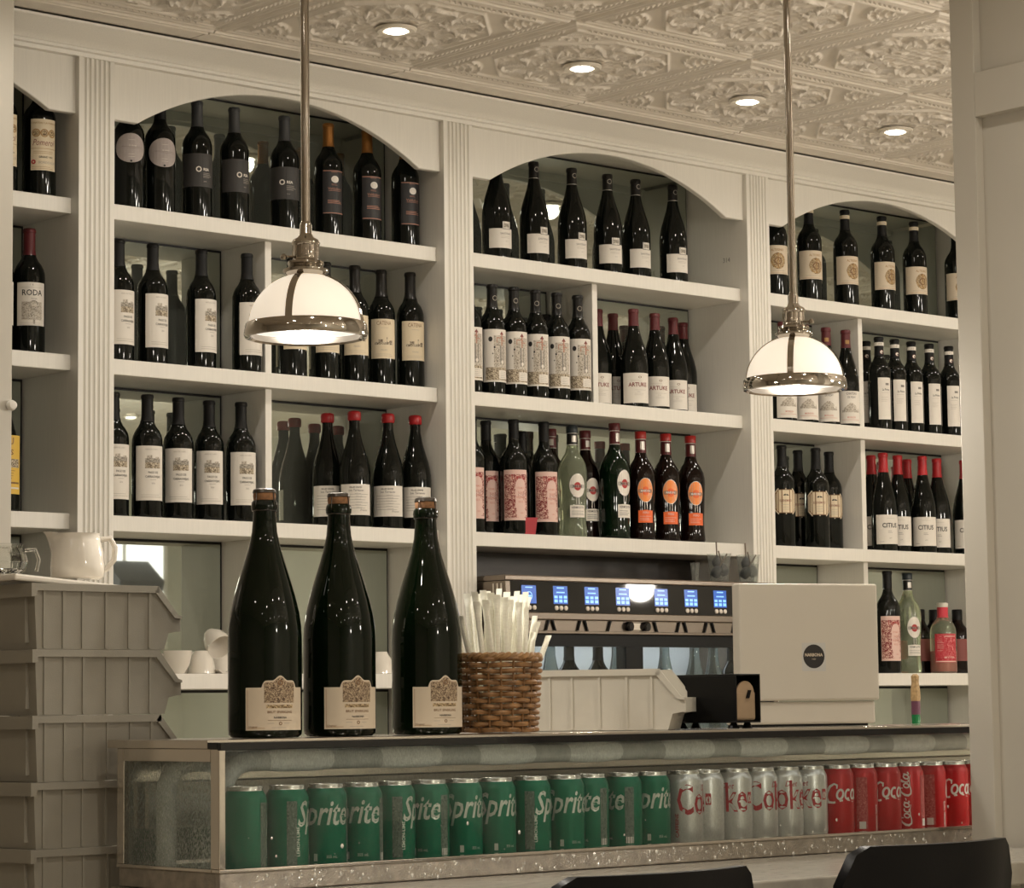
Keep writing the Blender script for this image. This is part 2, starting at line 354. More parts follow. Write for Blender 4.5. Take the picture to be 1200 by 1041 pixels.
def tile_mesh(n=168, s=.6045, amp=.0115):
    vs = []; fs = []
    for j in range(n+1):
        for i in range(n+1):
            u, v = 2*i/n-1, 2*j/n-1
            z = -amp*tile_h(u, v)
            if i in (0, n) or j in (0, n): z = .012
            elif i in (1, n-1) or j in (1, n-1): z = .0015
            vs.append((u*s/2, v*s/2, z))
    for j in range(n):
        for i in range(n):
            a = j*(n+1)+i; fs.append((a, a+n+1, a+n+2, a+1))
    me = bpy.data.meshes.new('ceiling_tile'); me.from_pydata(vs, [], fs); me.materials.append(MATS['tin'])
    me.polygons.foreach_set('use_smooth', [True]*len(me.polygons)); me.update(); return me
TM = tile_mesh()
flat_tile = MB().box(-.303, .303, -.303, .303, 0, .0115).mesh('ceiling_tile', 'tin')
for i in range(-9, 10):
    for j in range(-1, 13):
        x = TX+(i+.5)*T; y = TY-(j+.5)*T
        if x-.3 < XW0 or x+.3 > XW1 or y-.3 < YW0: continue
        if y+.303 > -.062:
            continue
        put('ceiling_tile', TM if -3 <= i <= 8 and j < 7 else flat_tile, ceil, (x, y, ZC))
# narrow cut tiles between the last full row and the cornice
sp_ = [(TY+.003, .0115), (TY+.003, 0), (TY+.010, 0), (TY+.014, -.005), (TY+.020, -.005), (TY+.024, 0), (TY+.034, 0), (TY+.037, -.004), (TY+.042, -.004), (TY+.045, 0), (-.066, 0), (-.066, .0115)]
strip_me = MB().prism(sp_, 'x', -.303, .303)
strip_me = strip_me.mesh('ceiling_tile', 'tin')
for i in range(-6, 10): put('ceiling_tile', strip_me, ceil, (TX+(i+.5)*T, 0, ZC))

# ------------------------------------------------------------------ downlights (the room's lamps)
ring = MB().lathe([(.029, .000), (.031, -.007), (.045, -.008), (.050, -.004), (.050, .0)], 32).mesh('trim_ring', 'trim_ring', True)
cone = MB().lathe([(.0305, -.003), (.0285, .004), (.026, .008)], 32).mesh('reflector', 'steel_bright', True)
lens = MB().lathe([(.0275, -.006), (.023, -.0095), (.015, -.0115), (0, -.0125)], 24).mesh('lens', 'spot_glow', True)
def downlight(x, y, watt, label, grp, ang=172):
    z = ZC-.009; t = thing('recessed_downlight', label, 'ceiling light', (x, y, z), 0, grp)
    put('trim_ring', ring, t); put('reflector', cone, t); put('lens', lens, t)
    lightobj('lamp_beam', 'SPOT', (0, 0, -.020), watt, WARM, t, spot_size=radians(ang), spot_blend=1.0, shadow_soft_size=.028)
names = {0: 'nearest left pendant rod', 1: 'above the middle arch', 2: 'left of right pendant rod', 3: 'rightmost, nearest white partition'}
for i in range(-3, 8):
    downlight(TX+(i+.5)*T, TY-.5*T, SPOT_W, 'glowing recessed ceiling spotlight over shelving, '+names[i] if i in names else 'recessed ceiling spotlight along shelving, beyond picture edge', 'spotlights along the shelving')
for i in (-7, -5, -3, -1, 1, 3, 5, 7, 9):
    for j in (4, 7, 10):
        x = TX+(i+.5)*T
        if x < XW1-.3: downlight(x, TY-(j+.5)*T, ROOM_W*(.55 if i > 3 else 1), 'recessed ceiling spotlight over the dining room, outside the picture', 'dining room spotlights', 165)

# ------------------------------------------------------------------ built-in shelving
PIL = [(-.116, -.016), (1.020, 1.121), (2.188, 2.283), (3.356, 3.452)]
ZS = [2.3852, 2.0086, 1.6320, 1.2554]; TH = .038; YF = .033; YM = .243
ZARC, ZAPX, ZFR = 2.587, 2.7125, 2.735
def fluted(x0, x1):
    w = x1-x0; p = [(x0, .06), (x0, 0)]; n = 6; mrg = w*.10; g = (w-2*mrg)/n
    for k in range(n):
        a = x0+mrg+k*g
        p += [(a+.18*g, 0), (a+.30*g, .0035), (a+.5*g, .0052), (a+.70*g, .0035), (a+.82*g, 0)]
    return p + [(x1, 0), (x1, .06)]
def valance(x0, x1):
    a, b = x0+.078, x1-.072; h = ZAPX-ZARC; c = (b-a)/2; R = (c*c+h*h)/(2*h); zc = ZAPX-R; xm = (a+b)/2
    pts = [(x0, ZFR+.01), (x0, ZARC)]; n = 36
    for i in range(n+1):
        x = a+(b-a)*i/n; pts.append((x, zc+sqrt(max(0, R*R-(x-xm)**2))))
    pts += [(x1, ZARC), (x1, ZFR+.01)]
    m = MB(); y0, y1 = .016, .036; N = len(pts)
    # front and back as vertical strips so the concave outline fills cleanly
    low = pts[1:-1]; k = len(low)
    vs = [(x, y0, z) for x, z in low] + [(x, y0, ZFR+.01) for x, z in low] + [(x, y1, z) for x, z in low] + [(x, y1, ZFR+.01) for x, z in low]
    fs = []
    for i in range(k-1): fs += [(i, i+1, k+i+1, k+i), (2*k+i, 3*k+i, 3*k+i+1, 2*k+i+1), (i, 2*k+i, 2*k+i+1, i+1)]
    m.add(vs, fs); return m
bays = [(-1.20, -.116, 'far left shelving bay with fluted pillar beside white wall', [], [0, 1, 2, 3]),
        (-.016, 1.020, 'white arched shelving bay behind left pendant lamp', [(xfor(310.5, .06, 1.95), xfor(318, .06, 1.95), (1, 2, 3))], [0, 1, 2, 3]),
        (1.121, 2.188, 'white arched shelving bay over the wine dispenser', [(xfor(694, .06, 2.2), xfor(700, .06, 2.2), (1,))], [0, 1, 2]),
        (2.283, 3.356, 'white arched shelving bay beside the right partition', [(2.738, 2.758, (1, 2, 3))], [0, 1, 2, 3])]
for bi, (x0, x1, lab, divs, rows) in enumerate(bays):
    t = thing('shelving_bay', lab, 'shelving', ((x0+x1)/2, .15, 0), 0, 'built-in arched shelving'); ox, oy = -(x0+x1)/2, -.15
    def part(m, name, mt, **kw): return m.obj(name, mt, t, loc=(ox, oy, 0), **kw)
    for r in rows: part(MB().box(x0, x1, YF, YM+.012, ZS[r]-TH, ZS[r]), 'shelf', 'paint', bevel=.002)
    px0, px1 = PIL[bi]
    part(MB().prism(fluted(px0, px1), 'z', .8815, ZFR+.004), 'fluted_pillar', 'paint')
    part(MB().box(px0+.0005, px1-.0005, .058, YM+.03, .8815, ZFR), 'side_panel', 'paint')
    if bi == 0: part(MB().box(x0-.03, x0, .02, YM+.03, .8815, ZFR), 'side_panel', 'paint')
    part(valance(x0, x1), 'arched_valance', 'paint', bevel=.003)
    part(MB().box(x0, x1, .02, YM+.03, ZFR+.0105, ZFR+.03), 'top_panel', 'paint')
    part(MB().box(x0, x1, YM+.006, YM+.03, .8815, ZFR+.01), 'back_board', 'mirror_edge')
    zt = [ZFR+.01]+[ZS[r]-TH for r in rows]; zb = [ZS[r] for r in rows]+[.885]
    for k in range(len(zb)):
        dv = [d for d in divs if k in d[2]]
        xs = [x0]+[q for d in dv for q in d[:2]]+[x1]
        for d in dv: part(MB().box(d[0], d[1], .058, YM+.006, zb[k], zt[k]), 'divider', 'paint', bevel=.0015)
        if bi == 2 and k == 3:
            part(MB().box(x0, x1, YM-.004, YM+.006, zb[k], zt[k]), 'dark_back_panel', 'dark_panel'); continue
        for c in range(0, len(xs), 2):
            part(MB().box(xs[c]+.003, xs[c+1]-.008, YM, YM+.006, zb[k]+.002, zt[k]-.007), 'mirror_panel', 'mirror', label='grey mirror panel')
    if bi == 2:
        p = Print(); p.text('314', 0, 0, 14, 'ink_grey', maxw=30)
        o = put('pencil_mark', p.mesh('pencil_mark'), t, (2.1875+ox, .085+oy, 2.47)); o.rotation_euler = (0, 0, -pi/2); o['label'] = 'small pencilled number'
# cornice: cove moulding and beads running over all bays
prof = [(.05, ZFR-.012), (-.004, ZFR-.012), (-.006, ZFR-.003), (-.012, ZFR), (-.014, ZFR+.006), (-.010, ZFR+.010), (-.014, ZFR+.016), (-.024, ZFR+.024), (-.042, ZFR+.034), (-.058, ZFR+.046), (-.066, ZFR+.050), (-.068, ZFR+.0555), (-.060, ZFR+.058), (.05, ZFR+.058)]
struct(MB().prism(prof, 'x', -.487, 3.6).obj('trim_1', 'paint', smooth=True, ang=28))
# back worktop with base cabinets under the shelves
wt = thing('back_worktop', 'pale worktop and base cabinets running under the shelving', 'counter', (1.0, 0, 0))
MB().box(-.48, 2.5, -.42, .32, .845, .880).obj('worktop', 'stone', wt, bevel=.003)
MB().box(-.48, 2.5, -.38, .32, 0, .844).obj('cabinet_body', 'paint', wt)
for k in range(4): MB().box(-.47+k*.74, -.47+k*.74+.72, -.40, -.381, .1, .82).obj('cabinet_door', 'paint', wt, bevel=.003)

# ------------------------------------------------------------------ right foreground partition with recessed panels
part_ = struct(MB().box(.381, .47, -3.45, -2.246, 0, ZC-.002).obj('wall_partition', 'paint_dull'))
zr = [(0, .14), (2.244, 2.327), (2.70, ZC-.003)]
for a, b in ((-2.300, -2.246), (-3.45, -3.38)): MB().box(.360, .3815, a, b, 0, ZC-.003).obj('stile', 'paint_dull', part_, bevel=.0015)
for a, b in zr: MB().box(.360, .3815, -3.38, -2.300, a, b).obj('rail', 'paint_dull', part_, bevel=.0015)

# ------------------------------------------------------------------ pendants
def pendant(x, y, zr_, rot, sw, label):
    t = thing('pendant_lamp', label, 'pendant lamp', (x, y, zr_), 0, 'dome pendants over the bar')
    R = .0925; H = .087
    dome = [(R*cos(a), .010+H*sin(a)) for a in [radians(q) for q in range(0, 76, 5)]]
    inner = [(r-.003, z-.003) for r, z in reversed(dome)]
    MB().lathe(dome+inner, 48).obj('glass_shade', 'opal', t, smooth=True, ang=60)
    MB().lathe([(.0905, .0035), (.06, .0015), (0, .0005)], 48).obj('diffuser', 'bulb_glow', t, smooth=True)
    MB().lathe([(.0915, .015), (.0965, .015), (.0985, .012), (.0995, .004), (.1005, -.003), (.0990, -.0075), (.0945, -.009), (.0905, -.006), (.0905, .003)], 48).obj('rim_band', 'nickel', t, smooth=True, ang=50)
    ct = MB().lathe([(R*cos(radians(72)), .010+H*sin(radians(72))), (.034, .096), (.037, .099), (.037, .103), (.030, .105), (.0275, .109), (.030, .112), (.029, .116), (.021, .119), (.0205, .122)], 32).obj('fitter_cap', 'nickel', t, smooth=True, ang=50)
    MB().lathe([(.0205, .121), (.021, .124), (.0205, .127), (.0205, .142), (.023, .144), (.0235, .147), (.0205, .152), (.013, .156), (.010, .162), (.010, .176), (.0085, .179), (.0075, .182)], 28).obj('socket', 'nickel', t, smooth=True, ang=50)
    for k in range(10):
        a = 2*pi*k/10; MB().tube([(.0206*cos(a), .0206*sin(a), .126), (.0206*cos(a), .0206*sin(a), .143)], .0012, 6).obj('socket_rib', 'nickel', t)
    s1 = MB().tube([(.018, 0, .124), (.034, 0, .124)], .0018, 8).obj('switch_stem', 'nickel', t, smooth=True); s1.rotation_euler = (0, 0, sw)
    MB().lathe([(0, 0), (.005, 0), (.006, .004), (.003, .009), (0, .010)], 10, c=(.036, 0, .119)).obj('switch_key', 'nickel', s1, smooth=True)
    MB().lathe([(.0072, .178), (.0072, ZC-zr_-.02)], 16).obj('rod', 'nickel', t, smooth=True)
    MB().lathe([(.0072, ZC-zr_-.028), (.03, ZC-zr_-.024), (.055, ZC-zr_-.010), (.058, ZC-zr_)], 24).obj('ceiling_rose', 'nickel', t, smooth=True)
    for k in range(4):
        st = MB(); n = 15; w = .0058; vs = []
        for i in range(n):
            a = radians(76*i/(n-1)); r = (R+.0012)*cos(a); z = .010+(H+.0012)*sin(a)
            vs += [(r, -w, z), (r, w, z)]
        st.add(vs, [(2*i, 2*i+1, 2*i+3, 2*i+2) for i in range(n-1)])
        o = st.obj('strap', 'nickel', t); o.rotation_euler = (0, 0, rot+k*pi/2)
        sol = o.modifiers.new('thick', 'SOLIDIFY'); sol.thickness = .0012; sol.offset = 1
    lightobj('bulb', 'POINT', (0, 0, -.035), 11.0, WARM, t, shadow_soft_size=.05)
VA = lambda x, y: atan2(y-CAM.y, x-CAM.x)+pi            # direction from a spot towards the camera
p1 = (-.9285, -1.95, 1.7715); p2 = (.2855, -1.905, 1.7745)
pendant(*p1, VA(p1[0], p1[1])-radians(17), VA(p1[0], p1[1])-radians(80), 'glowing white glass dome pendant with nickel rim, left one')
pendant(*p2, VA(p2[0], p2[1])-radians(5), VA(p2[0], p2[1])+radians(70), 'glowing white glass dome pendant with nickel rim, right one')
pendant(3.42, -1.90, 1.775, -.6, 0, 'glowing dome pendant seen only as reflection in the dispenser front')

# globe lamps added out of view to brighten the ceiling and shelf fronts
glm = MB().lathe([(0, -.11)]+[(.11*sin(a), -.11*cos(a)) for a in [radians(q) for q in range(12, 169, 12)]]+[(.02, .108)], 24).mesh('glass_globe', 'fill_globe_glow', True)
rdm = MB().lathe([(.006, .105), (.006, ZC-2.25-.01), (.05, ZC-2.25-.01), (.05, ZC-2.25)], 12).mesh('rod', 'nickel', True)
for k, (x, y) in enumerate(((1.7, -3.5), (3.9, -3.5), (1.7, -5.9), (3.9, -5.9), (-1.0, -7.2))):
    t = thing('fill_globe_lamp', 'added unseen white globe fill lamp, '+('nearest partition', 'at right, front', 'at right, middle', 'farthest right', 'behind the camera')[k], 'pendant lamp', (x, y, 2.25), 0, 'added globe fill lamps')
    put('glass_globe', glm, t); put('rod', rdm, t)
    lightobj('bulb', 'POINT', (0, 0, -.16), FILL_GLOBE_W*(1.6 if k == 0 else 1), WARM, t, shadow_soft_size=.11)

# bright shop window with a dark awning box at the far end of the room (seen in the shelf mirrors)
wn = struct(MB().box(5.40, 6.06, -8.199, -8.16, 1.55, 2.24).obj('window_1', 'paint'))
for x0, x1 in ((5.44, 5.72), (5.75, 6.02)): MB().box(x0, x1, -8.158, -8.152, 1.60, 2.20).obj('window_pane', 'window_glow', wn)
ab = MB().prism([(-8.14, 1.93), (-7.98, 1.90), (-7.96, 1.96), (-8.14, 2.09)], 'x', 5.58, 5.90).obj('awning_box', 'slate'); tag(ab, 'dark slate box hanging before the far window, seen reflected', 'awning')
# ------------------------------------------------------------------ bottles
def prof(shape, R, H):
    k = H/300.
    if shape == 'bordeaux': p = [(0, 4), (R*.8, 0), (R*.96, 1.5), (R, 6), (R, 183), (R*.985, 192), (R*.92, 202), (R*.78, 213), (R*.60, 222), (18, 231), (15, 240), (13.8, 252), (13.6, 290), (15, 291), (15, 297), (13.5, 300), (0, 300)]
    elif shape == 'burgundy': p = [(0, 4), (R*.8, 0), (R*.97, 2), (R, 8), (R, 128), (R*.985, 142), (R*.93, 158), (R*.82, 178), (R*.66, 200), (R*.50, 222), (R*.41, 240), (14.2, 256), (13.6, 288), (15, 289), (15, 297), (13.5, 300), (0, 300)]
    elif shape == 'martini': p = [(0, 5), (R*.80, 0), (R*.93, 3), (R*.97, 9), (R*.90, 40), (R*.885, 62), (R*.92, 90), (R, 165), (R*.985, 180), (R*.90, 197), (R*.72, 212), (R*.50, 225), (17, 236), (14.8, 246), (14, 285), (14, 300), (0, 300)]
    elif shape == 'flask': p = [(0, 5), (R*.85, 0), (R*.98, 3), (R, 10), (R, 170), (R*.96, 190), (R*.80, 212), (R*.55, 228), (18, 238), (16, 250), (16, 300), (0, 300)]
    return [(r, z*k) for r, z in p]
KC = {}
# kind: shape, R, H, glass, cap (material, z0, z1, extra radius, top dome), label (half width mm, y0, y1, paper, outline), print function, words
KIND = {}
def kind(n, shape, R, H, glass, cap, lab, pr, words, name='wine_bottle', h2=None): KIND[n] = (shape, R, H, glass, cap, lab, pr, words, name)
def pr_crest(p):
    p.text('CHATEAU LA POINTE', 0, 172, 4.5, 'ink_gold', .01, maxw=62)
    for x in (-20, 0, 20): p.disc(x, 150, 10, 'ink_gold', 7.6); p.disc(x, 150, 7, 'art_crest')
    p.text('Pomerol', 0, 120, 15, 'ink_maroon', 0, .35, maxw=56)
    p.rect(-32, 32, 112, 113, 'ink_gold'); p.lines(-26, 30, (105, 101), 'ink_gold', .8); p.text('GRAND VIN', 4, 90, 4.5, 'ink_black', .01); p.text('BORDEAUX', 8, 76, 6, 'ink_soft')
    p.disc(-26, 80, 5.5, 'ink_red'); p.disc(-26, 80, 2, 'pap_cream'); p.lines(-30, 32, (68, 64), 'ink_gold', .7)
def pr_moon(p):
    p.rect(-24, 30, 164, 164.9, 'ink_grey'); p.rect(-10, 38, 160, 160.7, 'ink_grey'); p.text('la luna', 4, 165.5, 5, 'pap_white', 0, .3); p.lines(-6, 10, (183, 143, 136), 'pap_white', .8); p.rect(-2, 3, 122, 127, 'ink_black')
def pr_ring(p):
    p.disc(-14, 124, 7.2, 'pap_white', 4.4); p.text('RSA', 6, 121, 6.5, 'pap_white', .035)
    p.lines(-3, 24, (114, 110.5, 107, 103.5), 'ink_soft', .9); p.text('2018', 2, 92, 3, 'ink_soft'); p.rect(-4, -3.6, 82, 160, 'black')
def pr_gold(p):
    p.rect(-30, 30, 192, 194.2, 'ink_copper'); p.rect(-30, 30, 66, 68.2, 'ink_copper'); p.text('RESERVA', 0, 188, 3, 'ink_copper')
    p.disc(2, 168, 10.5, 'ink_white'); p.disc(2, 168, 6, 'pap_tan', 5.2); p.lines(-8, 12, (153, 150), 'ink_copper', .8)
    p.text('Valdubon', 2, 136, 8, 'ink_copper', 0, .1, maxw=38); p.rect(-16, 20, 133, 134, 'ink_copper'); p.lines(-18, 22, (104, 100, 96), 'ink_copper', 1.6)
def pr_pago(p):
    p.rect(-14, 26, 113, 132, 'art_grey'); p.rect(-14, 26, 113, 124, 'art_scene'); p.rect(-9, 4, 132, 138, 'art_sketch'); p.rect(12, 22, 132, 135, 'art_sketch')
    p.text('PAGO DE', 6, 103, 4.2, 'ink_black', .006); p.text('CARRAOVEJAS', 6, 95, 4.2, 'ink_black', .006, maxw=40); p.rect(-2, 14, 91, 91.5, 'ink_grey'); p.text('2016', 6, 83, 3, 'ink_grey'); p.text('RIBERA DEL DUERO', 2, 148, 2.6, 'ink_soft', maxw=30); p.lines(-24, 30, (62, 58), 'ink_soft', .6)
def pr_catena(p):
    p.text('CATENA', 0, 150, 9, 'ink_brown', 0, 0, maxw=40); p.lines(-10, 12, (143,), 'ink_soft', .6); p.rect(-26, 26, 104, 110, 'art_scene'); p.rect(-16, -4, 109, 116, 'art_scene'); p.rect(6, 9, 109, 121, 'art_scene'); p.rect(14, 24, 109, 114, 'art_scene'); p.text('MALBEC', 0, 90, 3.4, 'ink_soft'); p.lines(-24, 24, (82, 78), 'ink_soft', .6)
def pr_wax(p):
    p.text('VELLES VINYES', -2, 108, 3.6, 'ink_black', .02, maxw=34); p.text('Les Terrasses', 0, 100, 5, 'ink_black', 0, .15, maxw=40)
    for i, y in enumerate((92, 85, 78, 71, 64, 57)): p.rect(-32, 34-5*(i % 3), y, y+.7, 'ink_grey'); p.text('mmnnu unm', 4+3*(i % 2), y+1, 2.2, 'ink_grey', 0, .4)
    p.text('Priorat', 20, 50, 5, 'ink_grey', 0, .5)
def pr_santenay(p):
    p.rect(0, 27, 102, 126, 'ink_black'); p.rect(1, 26, 103.2, 124.8, 'pap_white'); p.rect(5, 22, 108, 119, 'art_grey')
    p.text('SANTENAY', 12, 86, 6, 'ink_grey', .01, maxw=36); p.lines(-4, 28, (80, 76), 'ink_soft', .8); p.text('2017', 14, 65, 3, 'ink_soft')
def pr_cartoon(p):
    p.rect(-33, 37, 52, 80, 'art_scene'); p.rect(-10, 34, 80, 150, 'art_sketch'); p.disc(-19, 142, 5.6, 'ink_black'); p.disc(-8, 124, 2.4, 'ink_black'); p.disc(-13, 110, 1.6, 'ink_black')
    p.strip([8, 14, 20], lambda x: 152, lambda x: 160-abs(x-14)*1.2, 'ink_maroon'); p.rect(12, 16, 128, 152, 'ink_copper'); p.rect(-2, 18, 144, 146, 'ink_copper'); p.rect(-2, 0, 134, 146, 'ink_copper'); p.rect(16, 26, 138, 140, 'ink_copper')
    p.rect(8, 12, 86, 128, 'ink_grey'); p.rect(18, 21, 86, 128, 'ink_grey'); p.disc(15, 92, 4, 'pap_white'); p.rect(4, 35, 55, 74, 'pap_white'); p.lines(8, 32, (70, 66, 62, 58), 'ink_grey', .6)
def pr_artuke(p):
    p.text('ARTUKE', 2, 66, 11, 'ink_maroon', .025, maxw=56); p.disc(8, 92, 3, 'ink_brown', 2, sx=1.6); p.lines(-20, 20, (84, 80), 'ink_soft', .5); p.lines(-8, 30, (56, 46, 42), 'ink_soft', .6); p.text('RIOJA', 4, 50, 2.6, 'ink_soft')
def pr_verm(p):
    p.rect(-34, 34, 66, 160, 'art_pink'); p.text('Vermu', 8, 148, 12, 'ink_red', .02, .3, maxw=40); p.rect(-2, 28, 92, 136, 'pap_pink'); p.disc(13, 92, 15, 'pap_pink'); p.disc(13, 136, 15, 'pap_pink')
    for i, y in enumerate((128, 118, 108, 98)): p.text(('VERMUT', 'ROJO', 'RESERVA', 'REUS')[i], 13, y, 4.6, 'ink_salmon', .01, maxw=26)
    p.disc(16, 76, 11, 'pap_pink', sx=1.5); p.text('1884', 16, 74, 4, 'ink_salmon')
def pr_mart(p, paper='pap_white', tone='ink_red', sq='pap_white', dk='ink_black'):
    p.disc(0, 152, 30, 'silver_line', sx=.78); p.disc(0, 152, 28.6, paper, sx=.78); p.disc(0, 150, 10.5, tone); p.rect(-21, 21, 145.5, 154.5, dk); p.rect(-20, 20, 146.5, 153.5, 'ink_soft' if paper == 'pap_white' else 'ink_grey')
    p.text('MARTINI', 0, 147.8, 5, 'ink_white' if paper != 'pap_white' else 'ink_black', .02, maxw=37)
    for x in (-3.5, 3.5): p.rect(x-.8, x+.8, 105, 123, 'silver_line')
    p.strip([-22, -10, 0, 10, 22], lambda x: 73, lambda x: 104-abs(x)*.06, sq); p.text('VERMOUTH' if paper == 'pap_white' else 'FIERO', 0, 95, 5, dk if paper == 'pap_white' else 'pap_pink', .01, maxw=36)
    p.lines(-18, 20, (88, 83, 79), dk if paper == 'pap_white' else 'pap_pink', .9)
def pr_orange(p): pr_mart(p, 'pap_orange', 'pap_deeporange', 'pap_deeporange', 'ink_black')
def pr_altes(p):
    p.text('ALTESINO', 4, 140, 6.5, 'ink_gold', .01, maxw=40); p.disc(6, 113, 23, 'art_crest'); p.disc(6, 113, 21, 'ink_gold', 17.5); p.disc(6, 113, 11, 'ink_brown', 7.5); p.rect(3.5, 8.5, 92, 134, 'ink_gold'); p.text('BRUNELLO DI MONTALCINO', 0, 84, 2.8, 'ink_soft', maxw=52); p.rect(-38, 38, 79, 79.6, 'ink_gold')
def pr_hill(p):
    p.text('CHATEAU', 2, 103, 6, 'ink_grey', .02, maxw=34); p.text('DE PIZAY', 2, 95, 4.6, 'ink_grey', .02, maxw=26); p.strip([-24, -14, -4, 4, 14, 26], lambda x: 66, lambda x: 70+16*max(0, 1-abs(x)/26), 'art_sketch'); p.rect(-28, 28, 62, 67, 'art_sketch'); p.text('MORGON', 0, 48, 4.2, 'ink_salmon', .01, maxw=44); p.rect(-28, 28, 44, 44.8, 'ink_salmon')
def pr_chianti(p):
    p.rect(2, 14, 145, 151, 'ink_grey'); p.text('La Prima', 3, 130, 6, 'ink_black', .01, .1, maxw=24); p.lines(-12, 12, (124, 112, 108, 104, 100), 'ink_soft', .6)
def pr_octa(p):
    for q, m in ((.91, 'ink_brown'), (.86, 'pap_cream')):
        p.strip([v*q for v in (-38, -31, -24, -12, 0, 12, 24, 31, 38)], lambda x: 125-q*(30-.80*max(0, abs(x)/q-24)), lambda x: 125+q*(30-.80*max(0, abs(x)/q-24)), m)
    p.strip([-8, -2, 4, 9], lambda x: 138, lambda x: 143-abs(x)*.4, 'ink_black'); p.text('EL ENEMIGO', 0, 124, 5.2, 'ink_maroon', .01, maxw=38); p.lines(-14, 16, (117, 111, 106), 'ink_soft', .7)
def pr_citius(p):
    p.text('CITIUS', 2, 66, 12, 'ink_black', .018, maxw=52); p.lines(-6, 10, (56, 52), 'ink_grey', .9); p.text('2019', 2, 36, 3, 'ink_grey'); p.lines(-32, -18, (28,), 'ink_grey', .8); p.lines(-10, 20, (90,), 'ink_soft', .5)
def pr_roda(p):
    p.text('RODA', 2, 132, 14, 'ink_black', .012, maxw=50); p.text('1  8', 0, 156, 4, 'ink_grey'); p.rect(-28, 30, 151, 151.6, 'ink_soft'); p.text('RIOJA', 6, 122, 4, 'ink_grey'); p.rect(-24, 26, 72, 116, 'art_sketch'); p.rect(3, 8, 62, 104, 'art_grey'); p.disc(5, 108, 12, 'art_grey', 8); p.lines(-30, 30, (64, 60), 'ink_soft', .6)
def pr_yell(p):
    p.text('OU', 0, 158, 16, 'ink_gold', .03); p.text('MAS', 0, 134, 12, 'ink_brown', .02); p.rect(-34, 34, 104, 124, 'art_scene'); p.rect(-34, 34, 54, 58, 'pap_white'); p.rect(-34, 34, 66, 70, 'ink_brown'); p.lines(-24, 24, (96, 90, 84, 78), 'ink_brown', 1)
def pr_bitter(p):
    p.rect(-34, 34, 66, 190, 'art_red'); p.rect(-34, -4, 80, 180, 'pap_red'); p.lines(-30, -8, (168, 158, 150, 140, 132, 124, 112), 'pap_pink', 1.6); p.text('APERITIVO', 12, 178, 7, 'pap_pink', .02, maxw=40); p.text('BITTER', 10, 76, 8, 'pap_pink', .02, maxw=44); p.rect(-36, 36, 58, 63, 'pap_pink')
full = lambda y0, y1: None
kind('crest', 'bordeaux', 40, 300, 'glass_black', ('cap_black', 240, 300), (33, 60, 184, 'pap_cream', None), pr_crest, 'dark wine bottle with cream medallion label')
kind('moon', 'bordeaux', 38.5, 300, 'glass_black', ('cap_black', 240, 300), (41, 120, 202, 'pap_lilac', 'disc'), pr_moon, 'dark wine bottle with round lilac label')
kind('ring', 'bordeaux', 37.5, 302, 'glass_black', ('cap_grey', 236, 302), (62, 80, 164, 'pap_grey', None), pr_ring, 'black bottle with charcoal label and white ring')
kind('gold', 'bordeaux', 37.5, 302, 'glass_black', ('cap_gold', 240, 302), (31, 64, 196, 'pap_black', None), pr_gold, 'black-labelled wine bottle with copper capsule')
kind('pago', 'bordeaux', 37.5, 303, 'glass_black', ('cap_black', 236, 303), (39, 52, 156, 'pap_white', None), pr_pago, 'dark wine bottle, white label with grey vineyard')
kind('catena', 'bordeaux', 36.5, 312, 'glass_black', ('foil_black', 240, 312), (38, 72, 164, 'pap_cream', None), pr_catena, 'dark wine bottle, cream label with farmhouse drawing')
kind('wax', 'burgundy', 42, 303, 'glass_black', ('wax', 281, 303), (45, 40, 118, 'pap_white', None), pr_wax, 'sloping dark bottle with red wax cap')
kind('santenay', 'burgundy', 41, 292, 'glass_black', ('foil_black', 244, 292), (38, 46, 104, 'pap_white', None), pr_santenay, 'sloping dark bottle with low white label and badge')
kind('cartoon', 'bordeaux', 36.2, 302, 'glass_black', ('foil_black', 238, 302), (41, 48, 164, 'pap_white', None), pr_cartoon, 'dark wine bottle, pale label with stick-figure drawing')
kind('artuke', 'burgundy', 40.5, 285, 'glass_black', ('cap_darkred', 236, 285), (44, 20, 104, 'pap_white', None), pr_artuke, 'sloping dark bottle with maroon capsule, white label')
kind('verm', 'bordeaux', 38, 316, 'glass_black', ('cap_black', 262, 316), (36, 60, 170, 'pap_pink', None), pr_verm, 'dark vermouth bottle with pink engraved label', 'vermouth_bottle')
kind('mclear', 'martini', 41, 312, 'glass_clear', ('mart_teal', 258, 312), None, pr_mart, 'clear green-tinted vermouth bottle with white oval label', 'vermouth_bottle')
kind('mgreen', 'martini', 44, 330, 'glass_emerald', ('mart_dred', 270, 330), None, pr_mart, 'large dark green vermouth bottle with white oval label', 'vermouth_bottle')
kind('mdark', 'martini', 41, 312, 'glass_brown', ('mart_dred', 258, 312), None, pr_mart, 'dark brown vermouth bottle with maroon cap', 'vermouth_bottle')
kind('morange', 'martini', 41, 312, 'glass_brown', ('mart_red', 252, 312), None, pr_orange, 'dark vermouth bottle with orange oval label', 'vermouth_bottle')
kind('altes', 'bordeaux', 38, 305, 'glass_black', ('band_black', 240, 305), (52, 76, 156, 'pap_tan', None), pr_altes, 'dark wine bottle, tan label with brown crest')
kind('hill', 'burgundy', 39, 300, 'glass_black', ('mark_darkred', 244, 300), (40, 36, 112, 'pap_white', None), pr_hill, 'dark bottle, maroon capsule, white label with hill sketch')
kind('chianti', 'bordeaux', 36.5, 296, 'glass_black', ('band_badge', 236, 296), (22, 50, 166, 'pap_white', None), pr_chianti, 'dark wine bottle with tall narrow white label')
